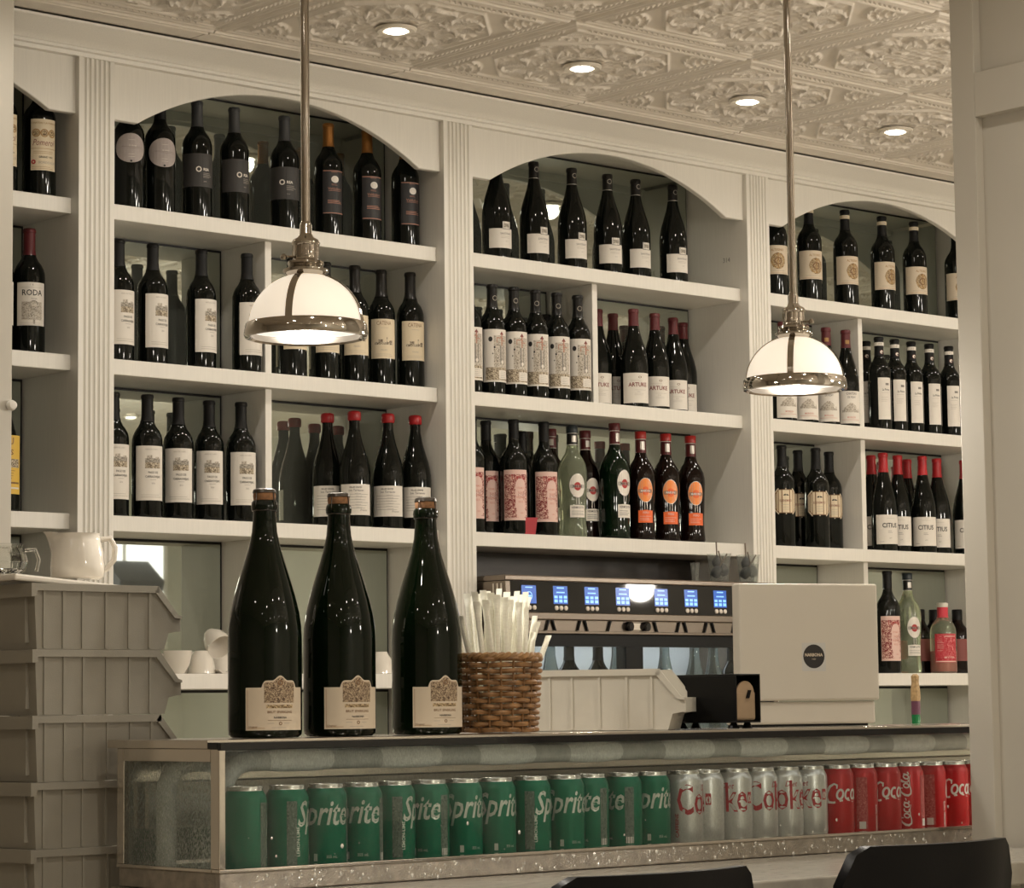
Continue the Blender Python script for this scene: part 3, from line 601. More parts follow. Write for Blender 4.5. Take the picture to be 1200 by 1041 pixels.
kind('octa', 'bordeaux', 38.5, 305, 'glass_black', ('cap_black', 240, 305), (31, 95, 155, 'pap_tan', 'octa'), pr_octa, 'dark wine bottle with octagonal tan label')
kind('citius', 'burgundy', 40, 306, 'glass_black', ('cap_red', 246, 306), (44, 22, 100, 'pap_white', None), pr_citius, 'sloping dark bottle, red capsule, white label with black lettering')
kind('roda', 'bordeaux', 38, 302, 'glass_black', ('cap_darkred2', 238, 302), (37, 58, 164, 'pap_white', None), pr_roda, 'dark wine bottle with red capsule, white label')
kind('yell', 'burgundy', 40, 300, 'glass_black', ('cap_black', 250, 300), (39, 42, 180, 'pap_yellow', None), pr_yell, 'dark bottle with yellow label')
kind('bitter', 'flask', 42, 222, 'glass_clear', ('bitter', 176, 222), (38, 56, 194, 'pap_red', None), pr_bitter, 'short clear bottle of red bitters with red label', 'bitters_bottle')
kind('bitterdark', 'flask', 38, 205, 'glass_brown', ('cap_black', 172, 205), (37, 40, 110, 'ink_maroon', None), None, 'short dark bitters bottle with black cap', 'bitters_bottle')
kind('backdark', 'bordeaux', 36, 262, 'glass_black', ('cap_black', 205, 262), None, None, 'dark shorter wine bottle')
kind('plain', 'burgundy', 40, 298, 'glass_smoke', None, None, None, 'unlabelled bottle inside the dispenser')
kind('plaindark', 'bordeaux', 38, 300, 'glass_black', ('cap_black', 240, 300), None, None, 'dark wine bottle')
YMAP = {'moon': (120, 202, 115, 188), 'gold': (64, 196, 58, 174), 'pago': (52, 156, 42, 175), 'catena': (72, 164, 73, 178), 'wax': (40, 118, 31, 111), 'santenay': (46, 104, 30, 84), 'cartoon': (48, 164, 32, 176), 'artuke': (20, 104, 12, 98), 'verm': (60, 170, 38, 176),
        'mclear': (73, 182, 54, 176), 'mdark': (73, 182, 54, 176), 'mgreen': (73, 182, 60, 196), 'morange': (73, 182, 50, 178), 'altes': (76, 156, 68, 156), 'hill': (36, 112, 8, 108), 'chianti': (50, 166, 34, 165), 'octa': (95, 155, 96, 174), 'citius': (22, 100, 21, 112), 'roda': (58, 164, 66, 169), 'bitter': (56, 194, 34, 124)}
def remap(P, n):
    if n in YMAP:
        a, b, c, d = YMAP[n]; P.mb.v = [(x, y, (c+(z*1000-a)*(d-c)/(b-a))*.001) for x, y, z in P.mb.v]
    return P
def bottle_data(n):
    if n in KC: return KC[n]
    shape, R, H, glass, cap, lab, pr, words, nm = KIND[n]; pf = prof(shape, R, H); parts = []
    mm = lambda q: [(a*.001, b*.001) for a, b in q]
    parts.append(('glass_body', MB().lathe(mm(pf), 28).mesh('glass_body', glass, True, 50)))
    def rad(z):
        for (a, za), (b, zb) in zip(pf, pf[1:]):
            if za <= z <= zb and zb > za: return a+(b-a)*(z-za)/(zb-za)
        return 14
    sub = []
    if n == 'bitter':
        fill = [(0, 6)]+[(max(0, r-3), z) for r, z in pf if 0 < z < 120]; fill = [(0, 6), (R-6, 6), (R-3, 12), (R-3, 70), (0, 70)]
        parts.append(('red_liquid', MB().lathe(mm(fill), 24).mesh('red_liquid', 'pap_red', True, 50)))
    if cap:
        cm, z0, z1 = cap; e = .7
        base = {'wax': 'wax_red', 'mart_teal': 'cap_teal', 'mart_dred': 'cap_darkred', 'mart_red': 'cap_scarlet', 'band_black': 'cap_black', 'mark_darkred': 'cap_darkred', 'band_badge': 'cap_black', 'cap_darkred2': 'cap_darkred', 'bitter': 'pap_red'}.get(cm, cm)
        if cm == 'wax': q = [(15.6, z0-2), (17.6, z0+1), (17.8, z1-6), (16.6, z1-1), (12, z1+1.4), (0, z1+1.8)]
        elif cm.startswith('mart'):
            zm = z1-20; q = [(16.2, zm), (16.6, zm+1), (16.6, z1), (15, z1+1.4), (0, z1+1.6)]
            sub.append(('neck_label', MB().lathe(mm([(rad(z0)+e, z0), (rad(zm)+e, zm)]), 24).mesh('neck_label', 'foil_black' if 'red' not in cm else 'cap_darkred', True)))
            pp = Print((rad(z0+8)+e)*.001); pp.rect(-24, 24, z0, z0+1.4, 'ink_white'); pp.rect(-24, 24, zm-2, zm-.6, 'ink_white'); pp.rect(-6, 8, z0+8, zm-8, 'silver_line'); sub.append(('neck_print', pp.mesh('neck_print')))
        else:
            q = [(rad(z)+e, z) for z in sorted(set([z0]+[z for r, z in pf if z0 < z < z1-2]+[z1-2]))]+[(14, z1+.6), (0, z1+.8)]
        if cm == 'bitter':
            q = [(rad(z0)+1, z0), (17.2, z0+3), (17.2, z1-14), (16, z1-13)]
            sub.append(('screw_cap', MB().lathe(mm([(17.5, z1-13), (17.8, z1-12), (17.8, z1), (16, z1+1), (0, z1+1.2)]), 24).mesh('screw_cap', 'cap_white', True)))
        parts.append(('capsule', MB().lathe(mm(q), 24).mesh('capsule', base, True, 50)))
        pp = Print((rad((z0+z1)/2)+1.2)*.001)
        if cm in ('band_black', 'band_badge'): pp.rect(-46, 46, z1-28, z1-17, 'pap_cream' if cm == 'band_black' else 'pap_white'); pp.rect(-8, 4, z1-26, z1-19, 'ink_soft')
        if cm == 'band_badge': pp.disc(2, z1-48, 6.2, 'ink_maroon'); pp.disc(2, z1-48, 5, 'pap_white'); pp.disc(4, z1-49, 2.6, 'ink_black')
        if cm == 'mark_darkred': pp.rect(-6, 7, z0+12, z0+24, 'ink_gold'); pp.rect(-40, 40, z0+3, z0+4.5, 'ink_gold')
        if n in ('pago', 'cartoon', 'santenay'): pp.rect(-44, 44, z0+.5, z0+2.2, 'silver_line')
        if n in ('cartoon', 'santenay'): pp.disc(3, z0+26, 7, 'ink_soft', 5.6)
        if n == 'cartoon': pp.rect(-44, 44, z0+1, z0+5, 'ink_soft')
        if pp.mb.v: sub.append(('capsule_print', pp.mesh('capsule_print')))
    P = Print(R*.001); pm = None
    if lab:
        hw, y0, y1, paper, out = lab; L = Print(R*.001, .0003)
        if out == 'disc': L.disc(0, (y0+y1)/2, (y1-y0)/2, paper)
        elif out == 'octa': L.strip([-38, -31, -24, 0, 24, 31, 38], lambda x: 95+.80*max(0, abs(x)-24), lambda x: 155-.80*max(0, abs(x)-24), paper)
        else: L.rect(-hw, hw, y0, y1, paper)
        lm = remap(L, n).mesh('label_paper')
    else: lm = None
    if pr: pr(P); remap(P, n); pm = P.mesh('label_print')
    KC[n] = (parts, sub, lm, pm); return KC[n]
def bottle(kd, x, y, z, rz, label, group, name=None):
    shape, R, H, glass, cap, lab, pr, words, nm = KIND[kd]; parts, sub, lm, pm = bottle_data(kd)
    t = thing(name or nm, label, 'bottle', (x, y, z+.0004), rz, group); capo = None
    for pn, me in parts:
        o = put(pn, me, t)
        if pn == 'capsule': capo = o
    for pn, me in sub: put(pn, me, capo)
    if lm: l = put('label_paper', lm, t)
    if pm: put('label_print', pm, l if lm else t)
    return t
POS = {}
def shelf_bottle(kd, u, row, Y, th, where, group):
    z = ZS[row]; R = KIND[kd][1]*.001; x = xfor(u, Y, z+.14)
    psi = atan2(x-CAM.x, Y-CAM.y); rz = -(psi-radians(th))
    for (x2, y2, R2, u2) in POS.setdefault(row, []):
        d = hypot(x-x2, Y-y2)
        if d < R+R2: print('CLOSE', kd, u, u2, round(d-R-R2, 4))
    if Y-R < YF-.002 or Y+R > YM: print('DEPTH', kd, u, Y)
    for a, b in [q[:2] for bb in bays for q in bb[3] if row in q[2]]:
        if x+R > a and x-R < b: print('DIVIDER', kd, u, round(x-R-b, 3), round(x+R-a, 3))
    for a, b in PIL:
        if x+R > a and x-R < b: print('PILLAR', kd, u, round(x, 3))
    POS[row].append((x, Y, R, u))
    return bottle(kd, x, Y, z, rz, KIND[kd][7]+', '+where, group)
G = {0: 'bottles on the top shelves', 1: 'bottles on the second shelves', 2: 'bottles on the third shelves', 3: 'bottles on the lowest shelf'}
LIST = [
 # far-left bay
 ('crest', 46, 0, .085, 18, 'complete one beside the fluted pillar'), ('crest', 1, 0, .085, 20, 'cut off by white wall edge'),
 ('roda', 34, 1, .10, 10, 'far-left bay'), ('roda', -3, 1, .12, 20, 'cut off by white wall edge'),
 ('yell', 4, 2, .11, 12, 'cut off by white wall edge'),
 # left arch bay, top
 ('moon', 151, 0, .10, 8, 'nearest the left pillar'), ('moon', 187.5, 0, .10, 16, 'second from left on top shelf'),
 ('ring', 231, 0, .10, 28, 'leftmost of three'), ('ring', 274.5, 0, .10, 42, 'middle of three, second'), ('ring', 333.5, 0, .10, 12, 'beside left pendant rod'),
 ('gold', 385, 0, .10, 24, 'just right of pendant rod'), ('gold', 430.5, 0, .10, 26, 'middle of three'), ('gold', 475, 0, .10, 30, 'rightmost, capsule behind the arch'),
 # second row
 ('pago', 139, 1, .10, 30, 'second shelf, cut by left pillar'), ('pago', 179, 1, .10, 32, 'second shelf, next to left pillar'), ('pago', 236, 1, .10, 36, 'second shelf, left of lamp'), ('pago', 289.5, 1, .077, 30, 'second shelf, partly behind lamp shade'),
 ('catena', 343, 1, .105, 20, 'hidden behind lamp shade, leftmost'), ('catena', 381.5, 1, .105, 16, 'neck beside the lamp socket'), ('catena', 416, 1, .10, 10, 'half covered by lamp shade'), ('catena', 447, 1, .115, 12, 'just right of lamp shade'), ('catena', 481, 1, .10, 22, 'second shelf, beside pillar'),
 # third row
 ('pago', 133, 2, .10, 20, 'third shelf, cut by left pillar'), ('pago', 172.5, 2, .09, 14, 'third shelf, second from pillar'), ('pago', 209, 2, .10, 2, 'third shelf, third from pillar'), ('pago', 245, 2, .11, 4, 'third shelf, fourth from pillar'), ('pago', 282.5, 2, .092, 16, 'third shelf, touching the divider'),
  ('wax', 384, 2, .172, 2, 'nearest the divider, pushed back'), ('wax', 415.5, 2, .09, 6, 'above middle large bottle'), ('wax', 455, 2, .085, -2, 'third with label showing'), ('wax', 487, 2, .077, 8, 'rightmost beside pillar'),
 # middle arch bay, top
 ('santenay', 582, 0, .10, 22, 'leftmost, cap behind arch'), ('santenay', 626, 0, .10, 24, 'second from left'), ('santenay', 670.5, 0, .10, 24, 'third from left'), ('santenay', 712.5, 0, .10, 14, 'fourth from left'), ('santenay', 745.5, 0, .105, 26, 'fifth from left'), ('santenay', 789, 0, .10, 24, 'rightmost, on its own'),
 ('cartoon', 550, 1, .076, 10, 'cut by middle pillar'), ('cartoon', 577, 1, .072, 22, 'first full one from pillar'), ('cartoon', 602.5, 1, .073, 14, 'second full one'), ('cartoon', 628, 1, .074, 6, 'third full one'), ('cartoon', 653, 1, .074, 8, 'fourth full one'), ('cartoon', 677.5, 1, .074, 14, 'last before the divider'), ('backdark', 640, 1, .20, 0, 'hidden behind stick-figure labels'),
 ('artuke', 701, 1, .15, 4, 'half behind the divider'), ('artuke', 719, 1, .185, 8, 'in back row, second'), ('artuke', 743, 1, .085, 12, 'front, leftmost'), ('artuke', 768, 1, .11, 10, 'front, middle'), ('artuke', 789.5, 1, .14, 8, 'front, rightmost'), ('artuke', 801, 1, .195, 6, 'at back beside the panel'),
 ('verm', 553, 2, .10, 4, 'cut by middle pillar'), ('verm', 570, 2, .16, 6, 'second, pushed back'), ('verm', 602.5, 2, .09, 8, 'behind the red card'), ('verm', 638, 2, .09, 14, 'left of clear bottle'),
 ('plaindark', 612, 2, .20, 0, 'back row among vermouths, left'), ('mdark', 646, 2, .195, 0, 'in back row behind vermouths'),
 ('mclear', 671, 2, .09, 20, 'middle bay'), ('mdark', 686.5, 2, .175, 30, 'behind the clear vermouth'),
 ('mgreen', 721, 2, .10, 38, 'tallest on its shelf'), ('morange', 751.5, 2, .10, 18, 'leftmost of three'), ('morange', 781, 2, .105, 18, 'middle of three'), ('morange', 810, 2, .105, 20, 'rightmost of three'),
 # right arch bay
 ('altes', 908, 0, .10, 6, 'cut by right pillar'), ('altes', 948.5, 0, .10, 24, 'just right of pendant rod'), ('altes', 991, 0, .10, 30, 'third from pillar'), ('altes', 1034.5, 0, .10, 36, 'fourth from pillar'), ('altes', 1072, 0, .10, 30, 'fifth from pillar'), ('altes', 1121, 0, .10, 20, 'cut by white partition'),
 ('hill', 918, 1, .077, 26, 'under right lamp, leftmost'), ('hill', 943.5, 1, .077, 16, 'under right lamp, second'), ('hill', 969, 1, .077, 6, 'capsule above right lamp'), ('hill', 992, 1, .077, 20, 'beside the divider'),
 ('chianti', 1016, 1, .19, 0, 'in back row by divider'), ('chianti', 1031, 1, .10, 26, 'first of front five'), ('chianti', 1049.5, 1, .105, 24, 'second of front five'), ('chianti', 1069, 1, .11, 28, 'third of front five'), ('chianti', 1090, 1, .11, 28, 'fourth of front five'), ('chianti', 1113, 1, .11, 22, 'fifth, touching partition edge'),
 ('octa', 917, 2, .09, 16, 'nearest right pillar'), ('octa', 936, 2, .17, 14, 'second, pushed back'), ('octa', 957, 2, .09, 14, 'third, front row'), ('octa', 972.5, 2, .15, 22, 'fourth, in the open half'),
 ('citius', 1022, 2, .16, 10, 'half behind divider'), ('citius', 1036, 2, .085, 24, 'front, leftmost'), ('citius', 1053, 2, .115, 6, 'front, second'), ('citius', 1064, 2, .19, 0, 'back row centre'), ('citius', 1082, 2, .085, 8, 'front, third'), ('citius', 1099, 2, .115, 4, 'front, fourth'), ('citius', 1131, 2, .10, 6, 'cut by white partition'),
 ('verm', 1041, 3, .09, 18, 'lowest shelf beside till screen'), ('mclear', 1064.5, 3, .10, 28, 'lowest shelf, right bay'), ('bitterdark', 1078, 3, .19, 0, 'left of red label'), ('bitterdark', 1095, 3, .195, 0, 'hidden behind red label'), ('bitter', 1105, 3, .10, 14, 'lowest shelf'), ('bitterdark', 1122, 3, .15, 0, 'right of red label'),
]
for kd, u, row, Y, th, where in LIST: shelf_bottle(kd, u, row, Y, th, where, G[row])
# red card on the third shelf and in the mirror line
rc = MB().prism([(-.016, 0), (.014, 0), (.020, .046), (-.014, .046)], 'y', -.002, .002).obj('price_card', 'door_red', loc=(xfor(622, .045, 1.65), .047, 1.6325), rz=-.6)
tag(rc, 'small red card standing against pink vermouth labels', 'card')
# ------------------------------------------------------------------ bar counter and refrigerated display case
CX0, CX1, CYF, CYB, CZ0, CZT = -1.277, 1.05, -2.200, -1.948, .938, 1.124
bar = thing('bar_counter', 'pale stone bar counter with steel front carrying the display case', 'counter', (-.4, -2.2, 0))
def wp(root): return lambda mb, name, m, **kw: mb.obj(name, m, root, loc=(-root.location.x, -root.location.y, -root.location.z), **kw)
w = wp(bar)
w(MB().box(-1.285, .356, -2.62, -2.206, .868, .905), 'counter_top', 'stone', bevel=.003)
w(MB().box(-1.285, 1.06, -2.205, -1.93, .868, .9045), 'case_support', 'steel')
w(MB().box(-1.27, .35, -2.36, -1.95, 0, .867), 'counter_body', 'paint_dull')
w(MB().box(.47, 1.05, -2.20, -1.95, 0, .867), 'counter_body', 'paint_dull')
case = thing('display_case', 'long refrigerated glass display case filled with drink cans', 'display case', (-.1, -2.07, .9051)); w = wp(case)
w(MB().box(CX0-.004, CX1, CYF-.004, CYF+.008, .9053, CZ0-.004), 'base_plinth', 'steel_wet', bevel=.002)
w(MB().box(CX0-.004, CX0+.008, CYF+.0081, CYB+.004, .9053, CZ0-.004), 'side_plinth', 'steel_wet', bevel=.002)
w(MB().box(CX0+.0081, CX1, CYB-.008, CYB+.004, .9053, CZ0-.004), 'rear_plinth', 'steel')
w(MB().box(CX0-.007, CX1, CYF-.008, CYF+.012, CZ0-.004, CZ0+.001), 'bottom_rail', 'steel_bright', bevel=.001)
w(MB().box(CX0-.007, CX0+.012, CYF+.013, CYB+.006, CZ0-.004, CZ0+.001), 'bottom_rail', 'steel_bright', bevel=.001)
w(MB().box(CX0+.0082, CX1-.01, CYF+.0082, CYB-.0081, .9054, .9220), 'case_floor', 'steel')
w(MB().box(CX0-.006, CX0+.005, CYF-.006, CYF+.016, CZ0+.0012, 1.111), 'corner_post', 'steel_bright', bevel=.001)
w(MB().box(CX0-.006, CX0+.006, CYB-.012, CYB+.006, CZ0+.0012, 1.111), 'corner_post', 'steel_bright', bevel=.001)
w(MB().box(CX0-.006, CX0+.005, CYF+.016, CYB-.012, 1.092, 1.111), 'side_top_rail', 'steel_bright', bevel=.001)
w(MB().box(CX0-.001, CX0+.003, CYF+.016, CYB-.012, CZ0+.0012, 1.092), 'side_pane', 'pane_side', label='fogged glass end pane')
w(MB().box(CX0+.006, CX1, CYF-.002, CYF+.003, CZ0+.0012, 1.111), 'front_pane', 'pane_front', label='wet glass front pane with condensation')
w(MB().box(CX0+.005, CX1, CYB-.004, CYB+.002, CZ0+.0012, 1.111), 'back_panel', 'steel_bright')
w(MB().box(CX0-.008, CX1, CYF-.012, CYF-.0035, 1.1085, 1.1200), 'black_edge_strip', 'black_gloss', bevel=.001)
w(MB().box(CX0-.008, CX1, CYF-.0034, CYF+.020, 1.1112, 1.1200), 'edge_plate', 'black_gloss')
w(MB().box(CX0-.008, CX1, CYF+.0205, CYB+.030, 1.1112, CZT-.0004), 'top_panel', 'steel_bright', bevel=.001)
w(MB().box(CX0+.02, CX1-.02, CYF+.006, CYF+.018, 1.1103, 1.1109), 'light_strip', 'case_fill_glow')  # glowing strip added to brighten the cans, no known lamp
zt = CZT
def coil(pts, r, nm='cooling_pipe'):
    out = []
    P = [Vector(p) for p in pts]
    w(MB().tube(P, r, 14), nm, 'pipe_grey', smooth=True)
arc = [(CX0+.075-.045*sin(a), -2.02, 1.089-.045+.045*cos(a)) for a in [radians(q) for q in range(0, 91, 15)]]
coil([(CX1-.03, -2.02, 1.089)]+arc+[(CX0+.03, -2.02, .9225)], .0150)
arc = [(CX0+.135-.05*sin(a), -2.085, 1.089-.05+.05*cos(a)) for a in [radians(q) for q in range(0, 91, 15)]]
coil([(CX1-.03, -2.085, 1.089)]+arc+[(CX0+.085, -2.085, .9225)], .0150)
for k in range(11):                                      # pale frost collars standing in for lamp highlights on the pipes
    x = CX0+.16+k*.205+.03*random.random(); pts = [(x+.02*q, -2.085, 1.0895) for q in range(7)]
    w(MB().tube(pts, [.0152, .0170, .0176, .0172, .0177, .0168, .0152], 14), 'highlight_collar', 'frost_highlight', smooth=True)
    pts = [(x+.09+.016*q, -2.02, 1.0895) for q in range(7)]
    w(MB().tube(pts, [.0152, .0166, .0174, .0170, .0175, .0166, .0152], 14), 'highlight_collar', 'frost_highlight', smooth=True)
w(MB().box(CX0+.03, CX1-.02, -1.972, -1.962, .99, 1.06), 'evaporator_plate', 'steel', bevel=.002)
# water drops on the plinth and glass
dm = MB()
for k in range(520):
    x = CX0+.03+random.random()*1.75; on = random.random() < .95; z = CZ0-.006-random.random()**1.3*.024 if on else CZ0+.004+random.random()*.05
    r = .0008+random.random()**3*.0026; y = CYF-.004 if on else CYF-.002
    vs = [(x, y-r*.7, z)]+[(x+r*cos(2*pi*i/6), y, z+r*1.3*sin(2*pi*i/6)) for i in range(6)]
    dm.add(vs, [(0, 1+i, 1+(i+1) % 6) for i in range(6)])
d = dm.obj('water_drops', 'water', smooth=True); d['kind'] = 'stuff'; tag(d, 'tiny water drops beading on the steel plinth and glass', 'water')

# ------------------------------------------------------------------ drink cans
CR, CHH = .0325, .1215
cb = [(0, .004), (.021, .003), (.0235, 0), (.026, .0008), (.0315, .010), (CR, .014), (CR, .104), (.031, .109), (.0272, .1155)]
CANB = {c: MB().lathe(cb, 28).mesh('can_body', c, True, 50) for c in ('can_green', 'can_silver', 'can_red')}
CANL = MB().lathe([(.0272, .1155), (.0265, .117), (.0272, .120), (.0266, .1215), (.0252, .1213), (.0245, .1165), (0, .1165)], 28).mesh('lid', 'can_lid', True, 50)
tabm = MB().prism([(.006*cos(2*pi*i/14), .011*sin(2*pi*i/14)+.004) for i in range(14)], 'z', .1168, .1180).mesh('pull_tab', 'can_lid')
def spr(p):
    p.text('Sprite', 0, 66, 34, 'can_print', .014, .30, maxw=86); p.text('355 mL', 14, 20, 4, 'can_print'); p.rect(-14, -8, 16, 26, 'can_print'); p.rect(44, 60, 14, 100, 'art_silver'); p.rect(-60, -44, 14, 100, 'art_silver'); p.rect(46, 58, 14, 24, 'ink_white'); p.text('LEMON-LIME', -40, 45, 5, 'can_print', .02, maxw=40, vert=True)
def diet(p):
    p.text('Coke', 0, 54, 46, 'print_red', .014, -.03, maxw=96); p.text('Diet', 12, 90, 9, 'print_red', 0, .3); p.text('CAFFEINE', -46, 36, 6, 'print_red', .02, maxw=46, vert=True); p.rect(50, 60, 66, 84, 'print_red'); p.text('0', 55, 68, 12, 'ink_white', .03)
SW = swash()
def coke(p):
    p.strokes(SW, 0, 58, 19.0, 'ink_white'); p.text('ORIGINAL TASTE', -78, 32, 5, 'ink_white', .02, maxw=44, vert=True); p.rect(82, 102, 14, 100, 'art_redpanel'); p.rect(86, 98, 14, 26, 'ink_white')
def cokev(p):
    p.strokes(SW, 0, 60, 12.0, 'ink_white', True); p.rect(30, 50, 14, 100, 'art_redpanel'); p.rect(34, 46, 14, 26, 'ink_white')
CP = {}
for nm, fn in (('spr', spr), ('diet', diet), ('coke', coke), ('cokev', cokev)):
    p = Print(CR, .0004); fn(p); CP[nm] = p.mesh('can_print')
CB = [312, 361, 406, 447.5, 486, 526, 565, 604, 645, 684.5, 713, 752, 785, 823, 848, 881, 907, 938, 967, 1000, 1023, 1055, 1077, 1106, 1132, 1158]   # columns of the right-hand outlines
# (print, screen angle of the lettering centre)
CANS = [('spr', 150), ('spr', 105), ('spr', -8), ('spr', -20), ('spr', 100), ('spr', -42), ('spr', 18), ('spr', 20), ('spr', 88), ('spr', 10), ('spr', -44), ('spr', -72), ('spr', 12),
        ('diet', 64), ('diet', -88), ('diet', -40), ('diet', 42), ('diet', 2), ('diet', -44), ('coke', 92), ('coke', -155), ('coke', 88), ('cokev', 0), ('coke', -160), ('coke', 90), ('coke', 30)]
prev = None
for k, (pn, th) in enumerate(CANS):
    col = {'s': 'can_green', 'd': 'can_silver', 'c': 'can_red'}[pn[0]]; ok = False
    for Y in (-2.135, -2.118, -2.10, -2.085):
        X = xfor(CB[k]-25+.0068*(CB[k]-312), Y, 1.0)
        if prev is None or hypot(X-prev[0], Y-prev[1]) > .0656: ok = True; break
    if not ok: X = prev[0]+.0656; Y = prev[1]
    prev = (X, Y); psi = atan2(X-CAM.x, Y-CAM.y)
    base = {'s': 'green soda can', 'd': 'silver diet soda can', 'c': 'red cola can'}[pn[0]]
    idx = k if k < 13 else (k-13 if k < 19 else k-19); tot = 13 if k < 13 else (6 if k < 19 else 7)
    od = ['leftmost', 'second', 'third', 'fourth', 'fifth', 'sixth', 'seventh', 'eighth', 'ninth', 'tenth', 'eleventh', 'twelfth', 'thirteenth'][idx] if idx < tot-1 else 'last'
    t = thing('soda_can', f'{base} behind wet glass, {od} of the {base.split()[0]} row from left', 'can', (X, Y, .9223), -(psi-radians(th)), 'cans in the display case')
    b = put('can_body', CANB[col], t); put('can_print', CP[pn], b); l = put('lid', CANL, t); put('pull_tab', tabm, l); t.scale = (1, 1, 1.085)

# ------------------------------------------------------------------ three large sparkling wine bottles on the case
def magnum(u, v, th, where):
    Y = -2.062; X = xfor(u, Y, 1.2); psi = atan2(X-CAM.x, Y-CAM.y)
    t = thing('sparkling_wine_bottle', 'large dark green sparkling wine bottle on the case, '+where, 'bottle', (X, Y, CZT+.0004), -(psi-radians(th)), 'large bottles on the display case')
    R = .0565; pf = [(0, .012), (.030, .004), (R*.9, 0), (R*.985, .004), (R, .012), (R, .148), (R*.985, .168), (R*.93, .190), (R*.84, .212), (R*.71, .238), (R*.56, .265), (R*.43, .290), (R*.345, .312), (.0178, .332), (.0172, .346), (.0200, .347), (.0204, .353), (.0196, .358), (.0175, .361), (0, .361)]
    put('glass_body', MG[0], t) if MG else MG.append(MB().lathe(pf, 40).mesh('glass_body', 'glass_green', True, 50)) or put('glass_body', MG[0], t)
    ck = MB().lathe([(.0155, .3608), (.0168, .362), (.0175, .368), (.0170, .3745), (.0150, .377), (0, .3775)], 20).obj('cork', 'cork', t, smooth=True)
    cage = MB().lathe([(.0, .3798), (.013, .3795), (.0172, .3775), (.0184, .3728), (.0180, .3722), (.0168, .3765), (0, .3779)], 20).obj('cap_plate', 'wire', t, smooth=True)
    for a in range(4):
        q = pi/2*a+.5; MB().tube([(.014*cos(q), .014*sin(q), .3785), (.0182*cos(q), .0182*sin(q), .372), (.0200*cos(q), .0200*sin(q), .356), (.0190*cos(q), .0190*sin(q), .3455)], .0008, 6).obj('cage_wire', 'wire', t)
    MB().tube([(.0186*cos(2*pi*i/20), .0186*sin(2*pi*i/20), .3455) for i in range(20)], .0010, 6, closed=True).obj('cage_ring', 'wire', t)
    if len(MG) < 2:
        L = Print(R, .0004)
        def top(x):
            a = abs(x-4)
            if a > 28.9: return 75
            return 85.5-10.5*max(0, (a-20)/9)**3+(7.5*cos(pi*a/26)**2 if a < 13 else 0)
        xs = [-50+100*i/80 for i in range(81)]
        L.strip(xs, lambda x: 11, lambda x: top(x), 'pap_tan'); MG.append(L.mesh('label_paper'))
        P = Print(R, .0006); P.strip([4-25+50*i/40 for i in range(41)], lambda x: 52, lambda x: top(x)-2.5, 'art_mag'); P.disc(4, 82, 4.2, 'ink_brown', 2.5); P.disc(-2, 62, 6, 'art_mag'); P.disc(12, 62, 7, 'art_mag'); P.rect(-18, 26, 44, 49, 'art_crest')
        P.text('BRUT SPARKLING', 4, 36.5, 3.6, 'ink_brown', .02, maxw=44); P.text('NARBONA', 4, 28.5, 3, 'ink_black', .02); P.rect(-16, 24, 25.5, 26, 'ink_brown'); P.disc(4, 21, 2.6, 'ink_brown', 1.4); P.lines(-16, -4, (21,), 'ink_soft', .6); P.lines(10, 22, (21,), 'ink_soft', .6); P.lines(-10, 22, (14.5,), 'ink_soft', .6)
        P.rect(-47, -46.4, 14, 72, 'ink_gold'); P.rect(-47, -20, 14, 14.6, 'ink_gold'); P.text('Uruguay', -38, 15, 3, 'ink_brown', 0, .2); MG.append(P.mesh('label_print'))
    l = put('label_paper', MG[1], t); put('label_print', MG[2], l)
MG = []
magnum(310.5, 866, 20, 'leftmost of three'); magnum(398, 862, 26, 'middle of three'); magnum(500.5, 862, 27, 'beside the straw basket')

# ------------------------------------------------------------------ wicker basket with wrapped straws
bx, by = xfor(583, -2.065, 1.18), -2.065
bk = thing('wicker_basket', 'small brown woven basket holding white straws', 'basket', (bx, by, CZT+.0004))
ns, nr, hb = 20, 13, .124
for r in range(nr):
    z = .005+r*(hb-.010)/(nr-1); R0 = .0595+.0085*z/hb; pts = []
    for i in range(ns*4):
        a = 2*pi*i/(ns*4); off = .0046*cos(pi*(i/4.+r)); pts.append(((R0+off)*cos(a), (R0+off)*sin(a), z+.0007*sin(5*a+r)))
    MB().tube(pts, .0043, 6, closed=True).obj('woven_strand', 'wicker', bk, smooth=True)
for i in range(ns):
    a = 2*pi*i/ns; MB().tube([(.0592*cos(a), .0592*sin(a), .002), (.0675*cos(a), .0675*sin(a), hb)], .0019, 5).obj('stake', 'wicker', bk)
for ph in (0, pi):
    pts = [((.068+.0028*cos(18*a+ph))*cos(a), (.068+.0028*cos(18*a+ph))*sin(a), hb+.0025*sin(18*a+ph)) for a in [2*pi*i/144 for i in range(144)]]
    MB().tube(pts, .0042, 6, closed=True).obj('braided_rim', 'wicker_rim', bk, smooth=True)
MB().lathe([(0, .002), (.058, .002), (.058, .006), (0, .006)], 24).obj('basket_base', 'wicker', bk)
sm = MB(); n = 8; rows = [(0, 1, 1), (.90, 1, 1), (.925, 1.15, .75), (.945, 1.25, .25), (.975, 1.35, .18), (1, 1.3, .14)]
vs = [(.0046*a*cos(2*pi*j/n), .0046*b*sin(2*pi*j/n), z) for z, a, b in rows for j in range(n)]
sm.add(vs, [(i*n+j, i*n+(j+1) % n, (i+1)*n+(j+1) % n, (i+1)*n+j) for i in range(len(rows)-1) for j in range(n)]+[tuple(range(n)), tuple(range(5*n, 6*n))])
sm = sm.mesh('wrapped_straw', 'straw_paper', True)
